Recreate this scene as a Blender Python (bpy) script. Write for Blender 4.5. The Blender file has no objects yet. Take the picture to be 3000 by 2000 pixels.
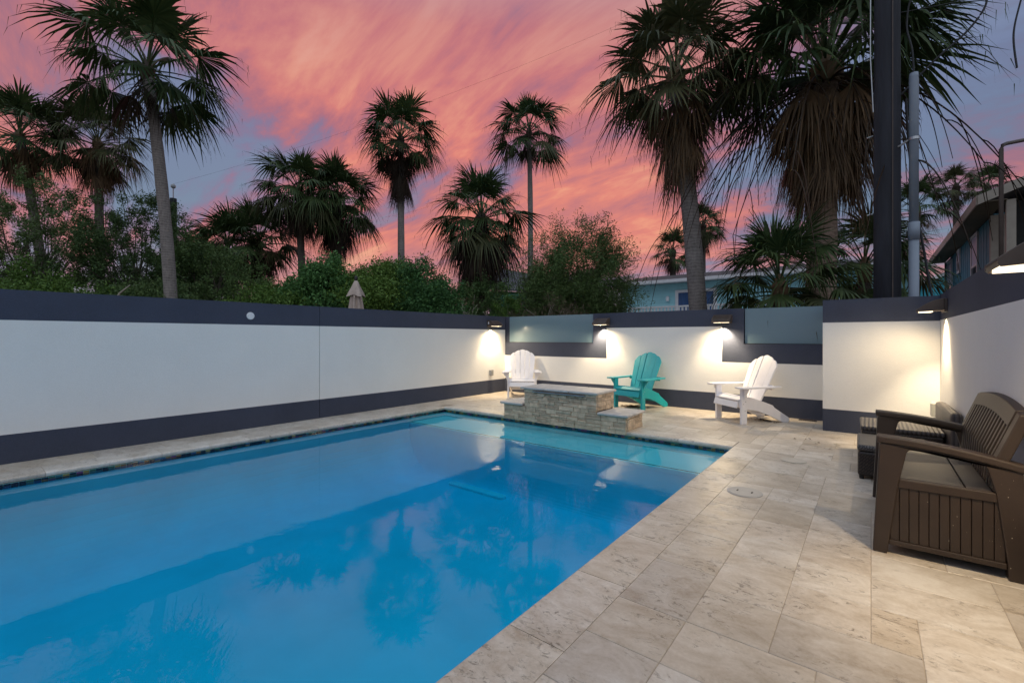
import bpy, math, random
import numpy as np
from mathutils import Vector, Matrix

random.seed(7)
PI = math.pi
R = math.radians
scene = bpy.context.scene
col = scene.collection

# ------------------------------------------------------------------ camera
cam_d = bpy.data.cameras.new('camera')
cam_d.sensor_width = 36.0
cam_d.lens = 16.0
cam_d.shift_y = -0.0043
cam_d.clip_start = 0.05
cam_d.clip_end = 3000
cam = bpy.data.objects.new('camera', cam_d)
cam.location = (0, 0, 1.30)
cam.rotation_euler = (R(90), 0, R(38.35))
col.objects.link(cam)
scene.camera = cam

# ------------------------------------------------------------------ sky
world = bpy.data.worlds.new('World')
scene.world = world
world.use_nodes = True
wn, wl = world.node_tree.nodes, world.node_tree.links
wn.clear()


def nd(tree, typ, **kw):
    n = tree.nodes.new(typ)
    for k, v in kw.items():
        setattr(n, k, v)
    return n


def math_node(tree, op, a, b=None, c=None, clamp=False):
    n = tree.nodes.new('ShaderNodeMath')
    n.operation = op
    n.use_clamp = clamp
    for i, v in enumerate((a, b, c)):
        if v is None:
            continue
        if isinstance(v, (int, float)):
            n.inputs[i].default_value = v
        else:
            tree.links.new(v, n.inputs[i])
    return n.outputs[0]


def mix_rgb(tree, fac, a, b, blend='MIX'):
    n = tree.nodes.new('ShaderNodeMix')
    n.data_type = 'RGBA'
    n.blend_type = blend
    for key, v in ((0, fac), (6, a), (7, b)):
        if isinstance(v, (int, float)):
            n.inputs[key].default_value = v
        elif isinstance(v, tuple):
            n.inputs[key].default_value = (*v, 1) if len(v) == 3 else v
        else:
            tree.links.new(v, n.inputs[key])
    return n.outputs[2]


def ramp(tree, fac, stops, interp='LINEAR'):
    n = tree.nodes.new('ShaderNodeValToRGB')
    n.color_ramp.interpolation = interp
    e = n.color_ramp.elements
    while len(e) < len(stops):
        e.new(0.5)
    for i, (p, c) in enumerate(stops):
        e[i].position = p
        e[i].color = (*c, 1) if len(c) == 3 else c
    tree.links.new(fac, n.inputs[0])
    return n.outputs[0]




def build_sky():
    t = world.node_tree
    tc = nd(t, 'ShaderNodeTexCoord')
    sep = nd(t, 'ShaderNodeSeparateXYZ')
    t.links.new(tc.outputs['Generated'], sep.inputs[0])
    x, y, z = sep.outputs
    zz = math_node(t, 'ADD', math_node(t, 'MAXIMUM', z, 0.0), 0.30)
    u = math_node(t, 'DIVIDE', x, zz)
    v = math_node(t, 'DIVIDE', y, zz)
    cmb = nd(t, 'ShaderNodeCombineXYZ')
    t.links.new(math_node(t, 'MULTIPLY', u, 0.75), cmb.inputs[0])
    t.links.new(v, cmb.inputs[1])
    # cloud sheet seen in perspective, its shapes bent by a slow swirl
    wn_ = nd(t, 'ShaderNodeTexNoise')
    wn_.inputs['Scale'].default_value = 0.55
    wn_.inputs['Detail'].default_value = 3
    t.links.new(cmb.outputs[0], wn_.inputs['Vector'])
    sw = nd(t, 'ShaderNodeVectorMath', operation='MULTIPLY_ADD')
    t.links.new(wn_.outputs['Color'], sw.inputs[0])
    sw.inputs[1].default_value = (1.2, 0.7, 0)
    t.links.new(cmb.outputs[0], sw.inputs[2])

    def noise(scale, detail, rough, dist, off, mul=(1, 1, 1)):
        mp = nd(t, 'ShaderNodeMapping')
        mp.inputs['Location'].default_value = off
        mp.inputs['Scale'].default_value = mul
        t.links.new(sw.outputs[0], mp.inputs[0])
        n = nd(t, 'ShaderNodeTexNoise')
        n.inputs['Scale'].default_value = scale
        n.inputs['Detail'].default_value = detail
        n.inputs['Roughness'].default_value = rough
        n.inputs['Distortion'].default_value = dist
        t.links.new(mp.outputs[0], n.inputs['Vector'])
        return n.outputs['Fac']
    big = noise(0.95, 9, 0.55, 0.25, (-5.6, -4.6, 0))
    streak = noise(2.6, 9, 0.60, 0.35, (-8.5, -0.6, 2), (0.7, 1.5, 1))
    fine = noise(5.5, 8, 0.62, 0.3, (5.0, 2.0, 4), (0.85, 1.2, 1))
    s = math_node(t, 'MULTIPLY_ADD', big, 0.50, math_node(t, 'MULTIPLY_ADD', streak, 0.32, math_node(t, 'MULTIPLY', fine, 0.18)))
    s = math_node(t, 'MULTIPLY_ADD', s, 1.42, -0.205)
    # the afterglow stands in the north-west and fades towards the east and south
    side = math_node(t, 'ADD', math_node(t, 'MULTIPLY', x, -0.77), math_node(t, 'MULTIPLY', y, 0.64))
    glow = math_node(t, 'MINIMUM', math_node(t, 'MAXIMUM', side, 0.0), 1.0)
    low = math_node(t, 'SUBTRACT', 1.0, math_node(t, 'MULTIPLY', z, 0.70), clamp=True)
    g = math_node(t, 'MULTIPLY', math_node(t, 'POWER', glow, 1.1), low, clamp=True)
    clear = ramp(t, z, [(0.0, (0.27, 0.30, 0.38)), (0.12, (0.15, 0.23, 0.33)), (0.4, (0.17, 0.21, 0.35)), (0.7, (0.36, 0.46, 0.60)), (1.0, (0.42, 0.54, 0.70))])
    nish = nd(t, 'ShaderNodeTexSky')
    nish.sky_type = 'NISHITA'
    nish.sun_disc = False
    nish.sun_elevation = R(3)
    nish.sun_rotation = R(-52)
    clear = mix_rgb(t, 0.012, clear, nish.outputs[0], 'ADD')
    cool = ramp(t, s, [(0.42, (0.11, 0.18, 0.27)), (0.50, (0.20, 0.16, 0.26)), (0.57, (0.38, 0.17, 0.23)), (0.68, (0.50, 0.24, 0.27))])
    calm = ramp(t, s, [(0.40, (0.19, 0.26, 0.36)), (0.50, (0.22, 0.26, 0.35)), (0.60, (0.27, 0.27, 0.35)), (0.70, (0.34, 0.30, 0.36))])
    cool = mix_rgb(t, ramp(t, side, [(0.15, (0, 0, 0)), (0.48, (1, 1, 1))]), calm, cool)
    warm = ramp(t, s, [(0.38, (0.19, 0.20, 0.34)), (0.45, (0.33, 0.17, 0.27)), (0.50, (0.55, 0.20, 0.21)), (0.56, (0.76, 0.25, 0.20)), (0.62, (0.90, 0.40, 0.25)), (0.72, (0.95, 0.56, 0.38))])
    high = ramp(t, s, [(0.38, (0.17, 0.17, 0.32)), (0.46, (0.23, 0.14, 0.27)), (0.51, (0.42, 0.13, 0.20)), (0.56, (0.70, 0.20, 0.19)), (0.61, (0.84, 0.31, 0.22)), (0.68, (0.90, 0.44, 0.32))])
    warm = mix_rgb(t, ramp(t, z, [(0.30, (0, 0, 0)), (0.56, (1, 1, 1))]), warm, high)
    gf = ramp(t, g, [(0.30, (0, 0, 0)), (0.68, (1, 1, 1))])
    cloud = mix_rgb(t, gf, cool, warm)
    cs = math_node(t, 'MULTIPLY_ADD', gf, 0.05, math_node(t, 'SUBTRACT', s, 0.035))
    cover = ramp(t, cs, [(0.40, (0, 0, 0)), (0.50, (1, 1, 1))])
    up = ramp(t, z, [(0.56, (1, 1, 1)), (0.82, (0.12, 0.12, 0.12))])
    cov = math_node(t, 'MULTIPLY', cover, up)
    sky = mix_rgb(t, cov, clear, cloud)
    haze = ramp(t, z, [(0.0, (0.9, 0.9, 0.9)), (0.06, (0.55, 0.55, 0.55)), (0.20, (0, 0, 0))])
    sky = mix_rgb(t, haze, sky, (0.40, 0.34, 0.40))
    bg = nd(t, 'ShaderNodeBackground')
    bg.inputs['Strength'].default_value = 1.0
    t.links.new(sky, bg.inputs['Color'])
    out = nd(t, 'ShaderNodeOutputWorld')
    t.links.new(bg.outputs[0], out.inputs[0])


build_sky()

sun_d = bpy.data.lights.new('sun', 'SUN')
sun_d.energy = 0.95
sun_d.angle = R(110)
sun_d.color = (0.93, 0.97, 1.0)
sun = bpy.data.objects.new('sun', sun_d)
sun.rotation_euler = (R(38), 0, R(42))      # soft light of the high sky opposite the afterglow
col.objects.link(sun)

vs = scene.view_settings
vs.view_transform = 'Standard'
vs.look = 'None'
vs.exposure = 0.0
vs.gamma = 1.0
vs.use_curve_mapping = False
scene.cycles.use_denoising = True
scene.cycles.max_bounces = 8
scene.cycles.transparent_max_bounces = 16
scene.cycles.caustics_reflective = False
scene.cycles.sample_clamp_indirect = 4.0

# ------------------------------------------------------------------ materials
MATS = {}


def mat_base(name):
    m = bpy.data.materials.new(name)
    m.use_nodes = True
    t = m.node_tree
    p = t.nodes['Principled BSDF']
    MATS[name] = m
    return m, t, p


def coord(t, kind='Object', scale=(1, 1, 1), rnd=False):
    if kind == 'World':
        g = nd(t, 'ShaderNodeNewGeometry')
        o = g.outputs['Position']
    else:
        o = nd(t, 'ShaderNodeTexCoord').outputs[kind]
    if rnd:
        oi = nd(t, 'ShaderNodeObjectInfo')
        vm = nd(t, 'ShaderNodeVectorMath', operation='SCALE')
        vm.inputs[0].default_value = (37.0, 91.0, 53.0)
        t.links.new(oi.outputs['Random'], vm.inputs['Scale'])
        va = nd(t, 'ShaderNodeVectorMath', operation='ADD')
        t.links.new(o, va.inputs[0])
        t.links.new(vm.outputs[0], va.inputs[1])
        o = va.outputs[0]
    mp = nd(t, 'ShaderNodeMapping')
    mp.inputs['Scale'].default_value = scale
    t.links.new(o, mp.inputs[0])
    return mp.outputs[0]


def tex_noise(t, vec, scale, detail=4, rough=0.55, dist=0.0):
    n = nd(t, 'ShaderNodeTexNoise')
    n.inputs['Scale'].default_value = scale
    n.inputs['Detail'].default_value = detail
    n.inputs['Roughness'].default_value = rough
    n.inputs['Distortion'].default_value = dist
    t.links.new(vec, n.inputs['Vector'])
    return n.outputs['Fac']


def bump(t, p, height, strength, dist=0.01):
    b = nd(t, 'ShaderNodeBump')
    b.inputs['Strength'].default_value = strength
    b.inputs['Distance'].default_value = dist
    t.links.new(height, b.inputs['Height'])
    t.links.new(b.outputs[0], p.inputs['Normal'])


def sc3(c, k):
    return tuple(min(1.0, a * k) for a in c)


def M(name, c, rough=0.6, var=0.12, scale=6, bmp=0.0, bscale=60, bdist=0.004, metal=0.0, spec=0.5, stretch=(1, 1, 1), objrand=0.0, coat=0.0, kind='Object', rnd=False):
    m, t, p = mat_base(name)
    vec = coord(t, kind, stretch, rnd)
    f = tex_noise(t, vec, scale, 5)
    rf = ramp(t, f, [(0.3, sc3(c, 1 - var)), (0.7, sc3(c, 1 + var))])
    if objrand:
        oi = nd(t, 'ShaderNodeObjectInfo')
        k = math_node(t, 'MULTIPLY_ADD', oi.outputs['Random'], 2 * objrand, 1 - objrand)
        vm = nd(t, 'ShaderNodeVectorMath', operation='SCALE')
        t.links.new(rf, vm.inputs[0])
        t.links.new(k, vm.inputs['Scale'])
        rf = vm.outputs[0]
    t.links.new(rf, p.inputs['Base Color'])
    p.inputs['Roughness'].default_value = rough
    p.inputs['Metallic'].default_value = metal
    p.inputs['Specular IOR Level'].default_value = spec
    p.inputs['Coat Weight'].default_value = coat
    if bmp:
        bump(t, p, tex_noise(t, vec, bscale, 4), bmp, bdist)
    return m


def M_stucco(name, c, var=0.028):
    m, t, p = mat_base(name)
    vec = coord(t, 'World')
    broad = tex_noise(t, vec, 1.1, 5, 0.6)
    grit = tex_noise(t, vec, 90, 3, 0.6)
    drip = tex_noise(t, coord(t, 'World', (2.2, 2.2, 0.6)), 2.2, 5, 0.65)
    f = math_node(t, 'MULTIPLY_ADD', broad, 0.45, math_node(t, 'MULTIPLY_ADD', grit, 0.42, math_node(t, 'MULTIPLY', drip, 0.13)))
    t.links.new(ramp(t, f, [(0.36, sc3(c, 1 - 2 * var)), (0.64, sc3(c, 1 + var))]), p.inputs['Base Color'])
    p.inputs['Roughness'].default_value = 0.85
    p.inputs['Specular IOR Level'].default_value = 0.25
    hgt = math_node(t, 'MULTIPLY_ADD', tex_noise(t, vec, 9, 4, 0.6), 0.8, tex_noise(t, vec, 110, 4, 0.65))
    bump(t, p, hgt, 0.55, 0.005)
    return m


def M_travertine(name, tone=1.0):
    m, t, p = mat_base(name)
    vec = coord(t, 'World', (1, 1, 1), True)
    oi = nd(t, 'ShaderNodeObjectInfo')
    vein = tex_noise(t, coord(t, 'World', (1.0, 1.7, 1), True), 3.8, 8, 0.70, 1.2)
    cloud = tex_noise(t, vec, 3.0, 6, 0.6, 0.4)
    f = math_node(t, 'MULTIPLY_ADD', vein, 0.5, math_node(t, 'MULTIPLY_ADD', cloud, 0.32, math_node(t, 'MULTIPLY', tex_noise(t, vec, 55, 4, 0.7), 0.18)))
    basec = ramp(t, f, [(0.36, sc3((0.37, 0.31, 0.245), tone)), (0.46, sc3((0.49, 0.435, 0.37), tone)), (0.54, sc3((0.57, 0.52, 0.46), tone)), (0.64, sc3((0.66, 0.625, 0.575), tone))])
    tint = ramp(t, oi.outputs['Random'], [(0.0, (0.80, 0.78, 0.76)), (0.2, (1.02, 0.99, 0.96)), (0.45, (0.90, 0.87, 0.82)), (0.7, (1.10, 1.10, 1.10)), (0.85, (0.97, 0.92, 0.85)), (1.0, (0.86, 0.83, 0.79))])
    basec = mix_rgb(t, 1.0, basec, tint, 'MULTIPLY')
    pit_mask = tex_noise(t, vec, 3.4, 4, 0.65)
    pit = tex_noise(t, coord(t, 'World', (1.0, 1.8, 1), True), 17, 6, 0.78, 1.0)
    pm = math_node(t, 'MULTIPLY', ramp(t, pit, [(0.54, (0, 0, 0)), (0.61, (1, 1, 1))]), ramp(t, pit_mask, [(0.44, (0, 0, 0)), (0.58, (1, 1, 1))]))
    colr = mix_rgb(t, math_node(t, 'MULTIPLY', pm, 0.7), basec, (0.13, 0.10, 0.075))
    t.links.new(colr, p.inputs['Base Color'])
    t.links.new(math_node(t, 'MULTIPLY_ADD', f, 0.40, 0.20), p.inputs['Roughness'])
    h = math_node(t, 'SUBTRACT', math_node(t, 'MULTIPLY', f, 0.4), pm)
    bump(t, p, h, 0.35, 0.004)
    return m


def M_leaf(name, c, c2, trans=0.25, objrand=0.25, rough=0.5):
    m, t, p = mat_base(name)
    g = nd(t, 'ShaderNodeNewGeometry')
    oi = nd(t, 'ShaderNodeObjectInfo')
    f = math_node(t, 'MULTIPLY_ADD', g.outputs['Random Per Island'], 0.6, math_node(t, 'MULTIPLY', oi.outputs['Random'], 0.4))
    cc = ramp(t, f, [(0.1, c), (0.9, c2)])
    t.links.new(cc, p.inputs['Base Color'])
    p.inputs['Roughness'].default_value = rough
    p.inputs['Specular IOR Level'].default_value = 0.15
    tr = nd(t, 'ShaderNodeBsdfTranslucent')
    t.links.new(cc, tr.inputs[0])
    mx = nd(t, 'ShaderNodeMixShader')
    mx.inputs[0].default_value = trans
    t.links.new(p.outputs[0], mx.inputs[1])
    t.links.new(tr.outputs[0], mx.inputs[2])
    t.links.new(mx.outputs[0], t.nodes['Material Output'].inputs[0])
    return m


def M_bark(name, c, ring=18.0, ringdepth=0.5):
    m, t, p = mat_base(name)
    vec = coord(t, 'Object', (1, 1, 1))
    w = nd(t, 'ShaderNodeTexWave')
    w.wave_type = 'BANDS'
    w.bands_direction = 'Z'
    w.inputs['Scale'].default_value = ring / 6.0
    w.inputs['Distortion'].default_value = 5.0
    w.inputs['Detail'].default_value = 4.0
    w.inputs['Detail Scale'].default_value = 2.0
    t.links.new(vec, w.inputs[0])
    n = tex_noise(t, coord(t, 'Object', (1, 1, 0.25)), 22, 5, 0.7)
    blot = tex_noise(t, vec, 2.2, 4, 0.6)
    f = math_node(t, 'MULTIPLY_ADD', w.outputs['Fac'], 0.14, math_node(t, 'MULTIPLY_ADD', n, 0.52, math_node(t, 'MULTIPLY', blot, 0.34)))
    t.links.new(ramp(t, f, [(0.3, sc3(c, 0.5)), (0.5, c), (0.72, sc3(c, 1.5))]), p.inputs['Base Color'])
    p.inputs['Roughness'].default_value = 0.9
    bump(t, p, f, ringdepth, 0.03)
    return m


def M_emit(name, c, s):
    m, t, p = mat_base(name)
    p.inputs['Base Color'].default_value = (*c, 1)
    p.inputs['Emission Color'].default_value = (*c, 1)
    p.inputs['Emission Strength'].default_value = s
    return m


def M_wicker(name, c):
    m, t, p = mat_base(name)
    br = nd(t, 'ShaderNodeTexBrick')
    vec = coord(t, 'World')
    mp = nd(t, 'ShaderNodeMapping')
    mp.inputs['Rotation'].default_value = (0.62, 0.0, 0.62)
    t.links.new(vec, mp.inputs[0])
    t.links.new(mp.outputs[0], br.inputs['Vector'])
    br.inputs['Scale'].default_value = 18
    br.inputs['Mortar Size'].default_value = 0.05
    br.inputs['Color1'].default_value = (*sc3(c, 1.25), 1)
    br.inputs['Color2'].default_value = (*sc3(c, 0.75), 1)
    br.inputs['Mortar'].default_value = (*sc3(c, 0.25), 1)
    t.links.new(br.outputs['Color'], p.inputs['Base Color'])
    p.inputs['Roughness'].default_value = 0.45
    bump(t, p, br.outputs['Fac'], -0.8, 0.006)
    return m


def M_stripes(name, c, axis, scale):
    m, t, p = mat_base(name)
    w = nd(t, 'ShaderNodeTexWave')
    w.wave_type = 'BANDS'
    w.bands_direction = axis
    w.inputs['Scale'].default_value = scale
    w.inputs['Distortion'].default_value = 0.6
    t.links.new(coord(t, 'World'), w.inputs[0])
    t.links.new(ramp(t, w.outputs['Fac'], [(0.1, sc3(c, 0.5)), (0.45, c), (1, sc3(c, 1.1))]), p.inputs['Base Color'])
    p.inputs['Roughness'].default_value = 0.4
    bump(t, p, w.outputs['Fac'], 0.8, 0.008)
    return m


def M_water():
    m, t, p = mat_base('water')
    t.nodes.remove(p)
    vec = coord(t, 'World', (1, 1, 1))
    n1 = tex_noise(t, vec, 5.0, 3, 0.5, 0.4)
    n2 = tex_noise(t, coord(t, 'World', (1, 2.2, 1)), 15.0, 2, 0.5)
    calm = tex_noise(t, vec, 0.9, 2, 0.5)
    h = math_node(t, 'MULTIPLY', math_node(t, 'MULTIPLY_ADD', n1, 1.0, math_node(t, 'MULTIPLY', n2, 0.25)), ramp(t, calm, [(0.42, (0.15, 0.15, 0.15)), (0.68, (1, 1, 1))]))
    b = nd(t, 'ShaderNodeBump')
    b.inputs['Strength'].default_value = 0.03
    b.inputs['Distance'].default_value = 0.05
    t.links.new(h, b.inputs['Height'])
    fr = nd(t, 'ShaderNodeFresnel')
    fr.inputs['IOR'].default_value = 1.33
    t.links.new(b.outputs[0], fr.inputs['Normal'])
    tr = nd(t, 'ShaderNodeBsdfTransparent')
    gl = nd(t, 'ShaderNodeBsdfGlossy')
    gl.inputs['Roughness'].default_value = 0.0
    t.links.new(b.outputs[0], gl.inputs['Normal'])
    mx = nd(t, 'ShaderNodeMixShader')
    t.links.new(fr.outputs[0], mx.inputs[0])
    t.links.new(tr.outputs[0], mx.inputs[1])
    t.links.new(gl.outputs[0], mx.inputs[2])
    out = t.nodes['Material Output']
    t.links.new(mx.outputs[0], out.inputs[0])
    va = nd(t, 'ShaderNodeVolumeAbsorption')
    va.inputs['Color'].default_value = (0.0, 0.865, 0.97, 1)
    va.inputs['Density'].default_value = 1.5
    t.links.new(va.outputs[0], out.inputs['Volume'])
    return m


def M_frost():
    m, t, p = mat_base('frosted_glass')
    c = (0.22, 0.33, 0.39)
    p.inputs['Base Color'].default_value = (*c, 1)
    p.inputs['Roughness'].default_value = 0.25
    p.inputs['Coat Weight'].default_value = 1.0
    p.inputs['Coat Roughness'].default_value = 0.03
    tr = nd(t, 'ShaderNodeBsdfTranslucent')
    tr.inputs[0].default_value = (0.36, 0.54, 0.58, 1)
    mx = nd(t, 'ShaderNodeMixShader')
    mx.inputs[0].default_value = 0.35
    t.links.new(p.outputs[0], mx.inputs[1])
    t.links.new(tr.outputs[0], mx.inputs[2])
    t.links.new(mx.outputs[0], t.nodes['Material Output'].inputs[0])
    return m


def M_mosaic():
    m, t, p = mat_base('mosaic')
    oi = nd(t, 'ShaderNodeObjectInfo')
    g = nd(t, 'ShaderNodeNewGeometry')
    f = math_node(t, 'FRACT', math_node(t, 'ADD', oi.outputs['Random'], g.outputs['Random Per Island']))
    c = ramp(t, f, [(0.0, (0.006, 0.008, 0.014)), (0.45, (0.01, 0.012, 0.016)), (0.52, (0.02, 0.06, 0.14)), (0.60, (0.03, 0.09, 0.05)), (0.68, (0.16, 0.09, 0.02)), (0.76, (0.10, 0.03, 0.10)), (0.84, (0.02, 0.10, 0.12)), (0.92, (0.20, 0.17, 0.04))], 'CONSTANT')
    t.links.new(c, p.inputs['Base Color'])
    p.inputs['Roughness'].default_value = 0.12
    p.inputs['Coat Weight'].default_value = 0.6
    return m


def M_siding(name, c, axis, freq):
    return M(name, c, 0.6, 0.08, 3, 0.0, kind='World')


white_wall = M_stucco('white_stucco', (0.80, 0.79, 0.76))
dark_band = M_stucco('charcoal_stucco', (0.058, 0.067, 0.100), 0.10)
trav = M_travertine('travertine')
trav_lt = M_travertine('travertine_coping', 1.06)
grout = M('grout', (0.36, 0.30, 0.24), 0.95, 0.25, 14, 0.4, kind='World')
plaster = M('pool_plaster', (0.18, 0.82, 0.92), 0.7, 0.07, 1.6, 0.2, 60, kind='World')
water_m = M_water()
mosaic_m = M_mosaic()
frost = M_frost()
stone_m = M('ledger_stone', (0.55, 0.42, 0.295), 0.8, 0.24, 16, 0.55, 30, 0.010, objrand=0.22, rnd=True)
stone_core = M('mortar', (0.12, 0.10, 0.08), 0.95, 0.2)
cap_m = M('cap_stone', (0.52, 0.48, 0.44), 0.6, 0.16, 9, 0.3, 50, objrand=0.06, kind='World', rnd=True)
white_poly = M('white_polymer', (0.82, 0.80, 0.82), 0.45, 0.03, 12, 0.06, 90, stretch=(1, 1, 0.2))
teal_poly = M('teal_polymer', (0.015, 0.36, 0.40), 0.45, 0.06, 12, 0.06, 90, stretch=(1, 1, 0.2))
brown_resin = M('brown_resin', (0.032, 0.020, 0.014), 0.48, 0.12, 7, 0.22, 160, 0.003, kind='World')
seat_resin = M('seat_resin', (0.024, 0.020, 0.020), 0.42, 0.6, 4, 0.1, 60, stretch=(3, 30, 3), kind='World')
speck_m = M('dried_splash', (0.45, 0.40, 0.33), 0.9, 0.1)
wick_top = M_stripes('wicker_strips', (0.085, 0.070, 0.064), 'X', 9.0)
wick_side = M_wicker('wicker_weave', (0.035, 0.023, 0.018))
wick_pale = M_wicker('wicker_weave_pale', (0.12, 0.11, 0.11))  # paler, greyer weave for the ottoman top
bronze = M('bronze_metal', (0.095, 0.070, 0.056), 0.42, 0.15, 9, 0.1, 120, 0.002, metal=0.2)
led = M_emit('led_panel', (1.0, 0.84, 0.58), 2.0)
tape_m = M('white_plastic', (0.75, 0.76, 0.78), 0.4, 0.03)
grey_plastic = M('grey_plastic', (0.30, 0.31, 0.32), 0.5, 0.08)
steel = M('steel', (0.42, 0.43, 0.44), 0.35, 0.1, metal=0.8)
pipe_paint = M('grey_conduit', (0.20, 0.235, 0.285), 0.5, 0.08, 4)
pole_m = M('creosote_pole', (0.020, 0.021, 0.028), 0.85, 0.5, 6, 0.7, 24, 0.02, stretch=(1, 1, 0.12))
wire_m = M('black_cable', (0.012, 0.012, 0.014), 0.6, 0.1)
bark_grey = M_bark('palm_bark_grey', (0.20, 0.175, 0.16), 26)
bark_warm = M_bark('palm_bark_brown', (0.22, 0.155, 0.115), 22, 0.8)
bark_dark = M_bark('palm_bark_dark', (0.085, 0.07, 0.058), 22)
wood_m = M('branch_bark', (0.10, 0.082, 0.066), 0.9, 0.3, 12, 0.4)
pale_wood = M('dead_wood', (0.36, 0.31, 0.26), 0.85, 0.2, 12, 0.3)
green_frond = M_leaf('palm_green', (0.016, 0.039, 0.014), (0.078, 0.111, 0.039), 0.14)
olive_frond = M_leaf('palm_olive', (0.035, 0.045, 0.018), (0.106, 0.106, 0.048), 0.14)
dead_frond_m = M_leaf('palm_straw', (0.062, 0.039, 0.022), (0.206, 0.131, 0.070), 0.1)
dead_dark_m = M_leaf('palm_straw_dark', (0.02, 0.014, 0.01), (0.06, 0.039, 0.024), 0.08)
leaf_bush = M_leaf('leaf_bush', (0.025, 0.078, 0.028), (0.097, 0.211, 0.062), 0.12)
leaf_lime = M_leaf('leaf_lime', (0.052, 0.111, 0.021), (0.150, 0.240, 0.052), 0.12)
leaf_feather = M_leaf('leaf_feather', (0.036, 0.075, 0.025), (0.128, 0.187, 0.063), 0.12)
leaf_grey = M_leaf('leaf_grey', (0.046, 0.095, 0.029), (0.136, 0.200, 0.066), 0.1)
leaf_dry = M_leaf('leaf_dry', (0.06, 0.045, 0.03), (0.16, 0.12, 0.08), 0.15)
litter_m = M_leaf('leaf_litter', (0.05, 0.022, 0.010), (0.14, 0.065, 0.026), 0.1)
soil = M('soil', (0.13, 0.105, 0.08), 0.95, 0.3, 3, 0.4, 20, kind='World')
turq = M('turquoise_siding', (0.33, 0.64, 0.69), 0.6, 0.07, 2, 0.05, kind='World')
white_trim = M('white_trim', (0.70, 0.69, 0.70), 0.55, 0.05, kind='World')
roof_grey = M('roof_shingle', (0.10, 0.10, 0.11), 0.9, 0.3, 8, 0.5, 30, kind='World')
roof_dark = M('roof_metal', (0.055, 0.05, 0.05), 0.7, 0.2, 8, kind='World')
blue_wood = M('blue_stained_wood', (0.075, 0.24, 0.32), 0.75, 0.35, 5, 0.3, 30, stretch=(6, 6, 0.4), kind='World')
tan_trim = M('tan_trim', (0.34, 0.30, 0.25), 0.7, 0.1, kind='World')
dark_inside = M('porch_recess_shade', (0.020, 0.022, 0.022), 0.8, 0.2, kind='World')  # near-black colour holds the shade inside the porch recess
soffit_m = M('soffit_board', (0.14, 0.115, 0.08), 0.8, 0.15, kind='World')
glass_m = M('window_glass', (0.035, 0.045, 0.065), 0.06, 0.2, 3, spec=0.8, kind='World')
glass_blue = M('curtained_glass', (0.05, 0.10, 0.22), 0.12, 0.3, 3, spec=0.7, stretch=(4, 4, 0.3), kind='World')
blind_m = M('window_blind', (0.42, 0.47, 0.60), 0.5, 0.08, kind='World')
green_trim = M('green_trim', (0.03, 0.19, 0.13), 0.6, 0.1, kind='World')
cyan_paint = M('cyan_paint', (0.03, 0.36, 0.46), 0.6, 0.06, kind='World')
beige_cloth = M('beige_canvas', (0.42, 0.34, 0.29), 0.9, 0.1, 14, 0.3, 90)
rust_m = M('brown_pipe', (0.075, 0.055, 0.045), 0.6, 0.2)
lid_m = M('lid_plastic', (0.50, 0.46, 0.40), 0.6, 0.06, 20, 0.1, kind='World')
clear_cover = M('cloudy_plastic', (0.52, 0.52, 0.46), 0.25, 0.08)
black_m = M('black_plastic', (0.012, 0.012, 0.012), 0.5, 0.1)
cyan_drain = M('drain_cover', (0.80, 0.95, 0.95), 0.5, 0.05, kind='World')
coral_m = M('coral_wall', (0.50, 0.20, 0.12), 0.8, 0.1, kind='World')


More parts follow.
